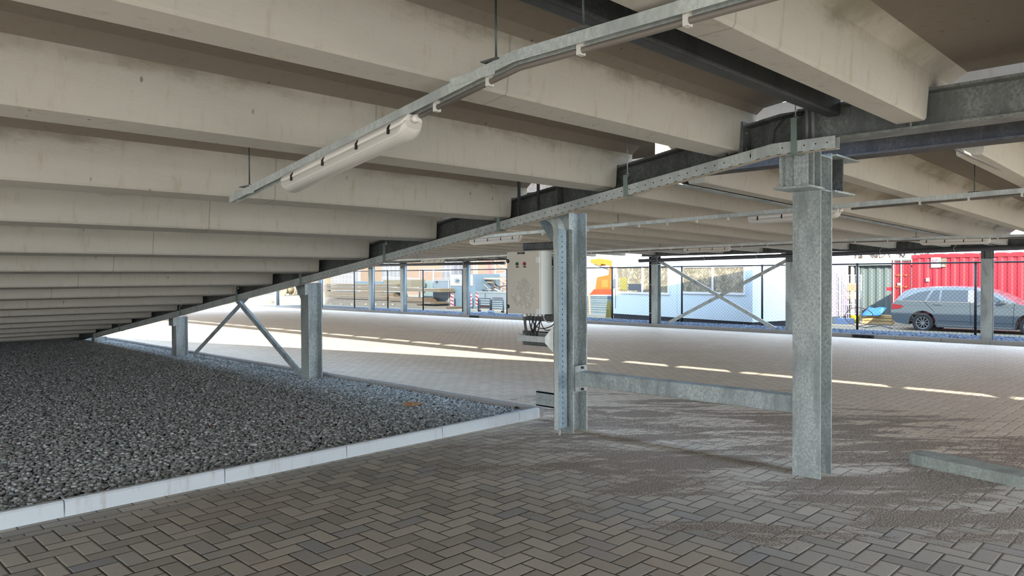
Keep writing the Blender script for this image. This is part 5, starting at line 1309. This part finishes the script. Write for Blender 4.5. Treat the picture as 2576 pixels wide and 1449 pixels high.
# chevron boards
for k, (pa, pb, wh) in enumerate(((1133.5, 1141, 'left of the pale far column'), (1180, 1187, 'just right of the pale far column'), (1196.5, 1204, 'at the left end of the wire trolley'))):
    x = 25.6; v0, v1 = onX(pa, 737, x), onX(pb, 770, x)
    t = thing('chevron_board', 'red and white striped marker board, '+wh, 'marker board', (x, (v0.y+v1.y)/2, gz(x)), 'striped marker boards')
    m = MB(); m.box(x, x+0.02, v1.y, v0.y, v1.z, v0.z); m.build('board', ext((240, 240, 238), 0.5), t)
    m = MB(); w_ = v0.y-v1.y; hq = (v0.z-v1.z)/4.6
    for j in range(4):
        z = v1.z+hq*(0.1+1.25*j); s_ = -1 if k == 1 else 1
        ya_, yb2 = (v1.y, v0.y) if s_ > 0 else (v0.y, v1.y)
        z2 = min(z+hq*1.05, v0.z); z3 = min(z2+0.55*hq, v0.z)
        m.v += [(x-0.003, ya_, z), (x-0.003, yb2, min(z+0.5*hq, v0.z)), (x-0.003, yb2, min(z+hq*1.1, v0.z)), (x-0.003, ya_, min(z+hq*0.6, v0.z))]; kk = len(m.v)-4; m.face((kk, kk+1, kk+2, kk+3))
    m.build('red_stripes', ext((214, 44, 86), 0.5), t)
    m = MB(); m.box(x+0.02, x+0.06, (v0.y+v1.y)/2-0.02, (v0.y+v1.y)/2+0.02, gz(x), v0.z); m.build('post', ext((150, 160, 166), 0.5), t)
# wire trolleys
STL = ext((150, 172, 176), 0.5)
for k, (pa, pb) in enumerate(((1203, 1233), (1236, 1266))):
    t = cage('wire_trolley', ['grey wire trolley with a red board in it', 'grey wire trolley next to the cabinet, empty'][k], 'trolley', 23.6, pa, pb, onX(1230, 751 if k == 0 else 754, 23.6).z, 1, (0.25, 0.45, 0.62, 0.8), 'wire trolleys', STL, 0.022, z0=onX(1230, 783, 23.6).z)
    ya, yb = onX(pb, 780, 23.6).y, onX(pa, 780, 23.6).y
    if k == 0:
        v0, v1 = onX(1205, 768, 23.58), onX(1232, 775, 23.58); m = MB(); m.box(23.62, 23.65, v1.y, v0.y, v1.z, v0.z); m.build('red_board', ext((214, 96, 84), 0.5), t)
    else:
        v0, v1 = onX(1239, 748, 23.58), onX(1265, 752, 23.58); m = MB(); m.box(23.56, 23.60, v1.y, v0.y, v1.z, v0.z); m.build('striped_strip', ext((226, 190, 190), 0.5), t)
    for y_ in (ya+0.1, yb-0.1):
        m = MB(); m.cyl((23.6, y_, gz(23.6)+0.05), (23.64, y_, gz(23.6)+0.05), 0.05, 10); m.build('wheel', DKC, t)
        m = MB(); m.box(23.60, 23.63, y_-0.015, y_+0.015, gz(23.6)+0.05, onX(1230, 783, 23.6).z+0.01); m.build('leg', STL, t)
for k in range(3):
    v = onG(1200+k*17, 792); dome('plastic_sack', 'pale blue plastic sheet heap on the gravel, %s of three' % ['left', 'middle', 'right'][k], 'plastic sheet', tuple(v), 0.2, 0.28, 0.13+0.03*k, ext((150, 182, 204), 0.35), 'plastic heaps by the trolleys')
# lattice crane parts behind
lt = thing('crane_mast', 'white lattice crane mast standing behind the sheet roof', 'crane', (40, onX(1255, 680, 40).y, gz(40)))
m = MB(); v0, v1 = onX(1246, 680, 40), onX(1282, 680, 40)
for y_ in (v0.y, v1.y): m.bar((40, y_, gz(40)), (40, y_, 4.2), 0.07, 0.07, (1, 0, 0))
z_ = gz(40); i = 0
while z_ < 4.0:
    m.bar((40, v0.y if i % 2 else v1.y, z_), (40, v1.y if i % 2 else v0.y, z_+0.55), 0.04, 0.04, (1, 0, 0)); m.bar((40, v0.y, z_), (40, v1.y, z_), 0.035, 0.035, (1, 0, 0)); z_ += 0.55; i += 1
m.build('lattice', WHT, lt)
m = MB(); a_, b_ = onX(1228, 655, 38), onX(1240, 690, 38); m.bar(a_+Vector((0, 0.2, 0.8)), (b_.x, b_.y-0.3, gz(38)), 0.12, 0.12, (1, 0, 0)); tag(m.build('strut', ext((244, 150, 160), 0.5), origin=tuple(a_)), 'pink slanting strut left of the lattice mast', 'strut')
m = MB(); a_, b_ = onX(1191, 655, 38), onX(1196, 690, 38); c_ = onX(1202, 655, 38)
m.bar(a_+Vector((0, 0, .8)), (b_.x, b_.y, gz(38)), 0.10, 0.10, (1, 0, 0)); m.bar(c_+Vector((0, 0, .8)), (b_.x, b_.y, gz(38)), 0.10, 0.10, (1, 0, 0)); tag(m.build('strut', ext((240, 238, 214), 0.5), origin=tuple(a_)), 'pale yellow forked strut left of the lattice mast', 'strut')
# warehouse behind
wx = 46.0
t = thing('warehouse', 'long warehouse with brown and grey wall panels behind the yard', 'building', (wx, onX(1000, 700, wx).y, gz(wx)))
ycuts = [560, 838, 900, 907, 960, 1016, 1112, 1140, 1185, 1330]
tones = [(206, 190, 174), (190, 196, 202), (236, 240, 244), (218, 186, 150), (196, 202, 208), (226, 192, 164), (188, 194, 204), (170, 172, 186), (228, 192, 164)]
for (pa, pb, col) in zip(ycuts, ycuts[1:], tones):
    y1_, y0_ = onX(pa, 700, wx).y, onX(pb, 700, wx).y
    m = MB()
    if col[2] > col[0]-2: corr(m, (wx, y0_), (wx, y1_), gz(wx), 5.5, 0.7, 0.08, (-1, 0)); m.box(wx+0.02, wx+6, y0_, y1_, gz(wx), 5.5)
    else: m.box(wx, wx+6, y0_, y1_, gz(wx), 5.5)
    m.build('wall_panel', ext(col, 0.7), t)
m = MB(); m.box(wx-0.3, wx+6.3, onX(1330, 700, wx).y, onX(560, 700, wx).y, 5.5, 5.8); m.build('roof', ext((120, 124, 128), 0.6), t)
# far left: cable reel, fences, rail
rx_ = 34.0; v = onX(713, 735, rx_)
t = thing('cable_reel', 'big pale wooden cable reel standing at the far left beyond the deck', 'cable reel', (rx_, v.y, gz(rx_)))
rr = (onX(713, 716, rx_).z-gz(rx_))/2*1.05
for dx_ in (0, 0.9):
    m = MB(); m.cyl((rx_+dx_, v.y, gz(rx_)+rr), (rx_+dx_+0.07, v.y, gz(rx_)+rr), rr, 32); m.build('flange', ext((240, 222, 182), 0.7), t)
m = MB(); m.cyl((rx_+0.07, v.y, gz(rx_)+rr), (rx_+0.9, v.y, gz(rx_)+rr), rr*0.6, 24); m.build('drum', ext((226, 200, 160), 0.7), t)
cage('mobile_fence', 'tall mobile bar fence right of the cable reel', 'fence', 36.0, 728, 760, onX(745, 716, 36).z, 16, (0.05, 0.95), 'mobile fences at the far left', ext((150, 156, 158), 0.5), 0.03)
cage('mobile_fence', 'tall mobile bar fence left of the last far column', 'fence', 36.0, 655, 696, onX(680, 712, 36).z, 18, (0.05, 0.95), 'mobile fences at the far left', ext((176, 196, 200), 0.5), 0.03)
cage('mobile_fence', 'glass-green mobile fence at the edge of the sloping tray', 'fence', 36.5, 600, 653, onX(640, 728, 36.5).z, 6, (0.05, 0.6, 0.95), 'mobile fences at the far left', ext((190, 220, 212), 0.4), 0.03)
v0, v1 = onX(608, 750, 30), onX(694, 750, 30)
m = MB(); m.box(30, 30.06, v1.y, v0.y, v0.z-0.05, v0.z+0.05)
for y_ in (v1.y+0.1, (v0.y+v1.y)/2, v0.y-0.1): m.box(30.06, 30.12, y_, y_+0.08, gz(30), v0.z+0.05)
tag(m.build('guard_rail', ext((140, 176, 196), 0.5), origin=(30, v1.y, gz(30))), 'low blue guard rail with posts at the far left', 'guard rail')
# heaps of earth
for k, (px_, py_, s_) in enumerate(((720, 758, 1.0), (640, 762, 1.4), (748, 764, 0.8))):
    v = onG(px_, py_); dome('earth_heap', 'low heap of sandy earth at the far left, %s' % ['below the cable reel', 'below the green fence', 'below the bar fence'][k], 'earth heap', tuple(v+Vector((0, 0, -0.02))), 0.9*s_, 1.2*s_, 0.26*s_, YARD, 'earth heaps')
# bare trees behind the right yard
def tree(label, x, px_, h, seed):
    rs = random.Random(seed); v = onX(px_, 700, x); base = Vector((x, v.y, gz(x))); m = MB()
    def grow(p, d, l_, r, lev):
        q = p+d*l_; m.tube([p, (p+q)/2+Vector((rs.uniform(-.05, .05), rs.uniform(-.05, .05), 0))*l_, q], [r, r*0.8, r*0.6], 5, caps=False)
        if lev == 0: return
        for _ in range(3 if lev > 1 else 4):
            nd = (d+Vector((rs.uniform(-.8, .8), rs.uniform(-.8, .8), rs.uniform(-.1, .6)))).normalized(); grow(q-d*l_*rs.uniform(0, .35), nd, l_*rs.uniform(.6, .8), r*0.6, lev-1)
    grow(base, Vector((0, 0, 1)), h*0.34, 0.16, 5)
    tag(m.build('bare_tree', ext((150, 136, 124), 0.8), origin=tuple(base)), label, 'tree', 'bare trees on the skyline')
for k, (x, px_, h) in enumerate(((62, 2095, 6.2), (80, 2150, 7.4), (62, 2200, 6.4), (84, 2255, 8.0), (66, 2310, 6.6))):
    tree('leafless tree above the green roof edge, %s from the left' % ['first', 'second', 'third', 'fourth', 'fifth'][k], x, px_, h, k+1)
v = onX(1715, 660, 34)
t = thing('flood_light', 'twin-headed light mast above the site cabins', 'light mast', (34, v.y, gz(34)))
m = MB(); m.cyl((34, v.y, gz(34)), (34, v.y, v.z+0.15), 0.09, 10); m.build('pole', ext((206, 226, 232), 0.5), t)
for s_ in (-1, 1):
    m = MB(); m.obox((34, v.y+0.42*s_, v.z+0.02*s_), (0.05, 0, 0), (0, 0.20, 0), (0, 0, 0.05)); m.build('lamp_head', ext((170, 186, 192), 0.5), t)
    m = MB(); m.cyl((34, v.y, v.z), (34, v.y+0.3*s_, v.z), 0.02, 6); m.build('arm', ext((190, 206, 212), 0.5), t)
# dry leaves on the gravel
def leaf(lab, px_, py_, s_):
    d = ray(px_, py_); t_ = (0.066-H)/d.z; p = Vector((d.x*t_, d.y*t_, 0.066)); m = MB(); pts = []
    rs = random.Random(px_)
    a0 = rs.uniform(0, 6)
    for k in range(10):
        a = 2*math.pi*k/10; r = s_*(1.0 if k % 2 == 0 else 0.55)*rs.uniform(0.8, 1.1); pts.append((p.x+r*math.cos(a+a0), p.y+r*math.sin(a+a0), p.z+0.012*math.sin(2*a)+rs.uniform(0, .008)))
    n_ = len(pts); m.v = pts+[(x, y, z-0.002) for x, y, z in pts]; m.face(range(n_)); m.face([n_+k for k in range(n_)][::-1])
    for k in range(n_): m.face((k, (k+1) % n_, n_+(k+1) % n_, n_+k))
    tag(m.build('dry_leaf', ext((168, 104, 66), 0.8), origin=tuple(p)), lab, 'leaf', 'dry leaves on the gravel')
leaf('brown dry leaf in the gravel near the far kerb, below the tall gravel column', 927, 971, 0.035)
leaf('orange-brown leaf in the middle of the gravel bed', 750, 1049, 0.025)
leaf('small brown leaf in the gravel near the front kerb', 528, 1073, 0.022)
leaf('brown leaf at the sharp corner of the two kerbs', 1303, 1026, 0.035)
leaf('pale brown leaf at the left of the gravel bed', 105, 986, 0.03)
d = ray(1035, 1018); t_ = (0.06-H)/d.z; c = Vector((d.x*t_, d.y*t_, 0.05))
gravel('gravel', 'small patch of orange and cream coloured pebbles in the grey gravel', [(c.x+0.10*math.cos(a*math.pi/5), c.y+0.09*math.sin(a*math.pi/5)) for a in range(10)], 0.066, 5200, 0.012,
       mat_stone('orange_pebble', [(0, sr(176, 120, 74)), (0.5, sr(206, 160, 116)), (1, sr(230, 214, 190))]), 8)
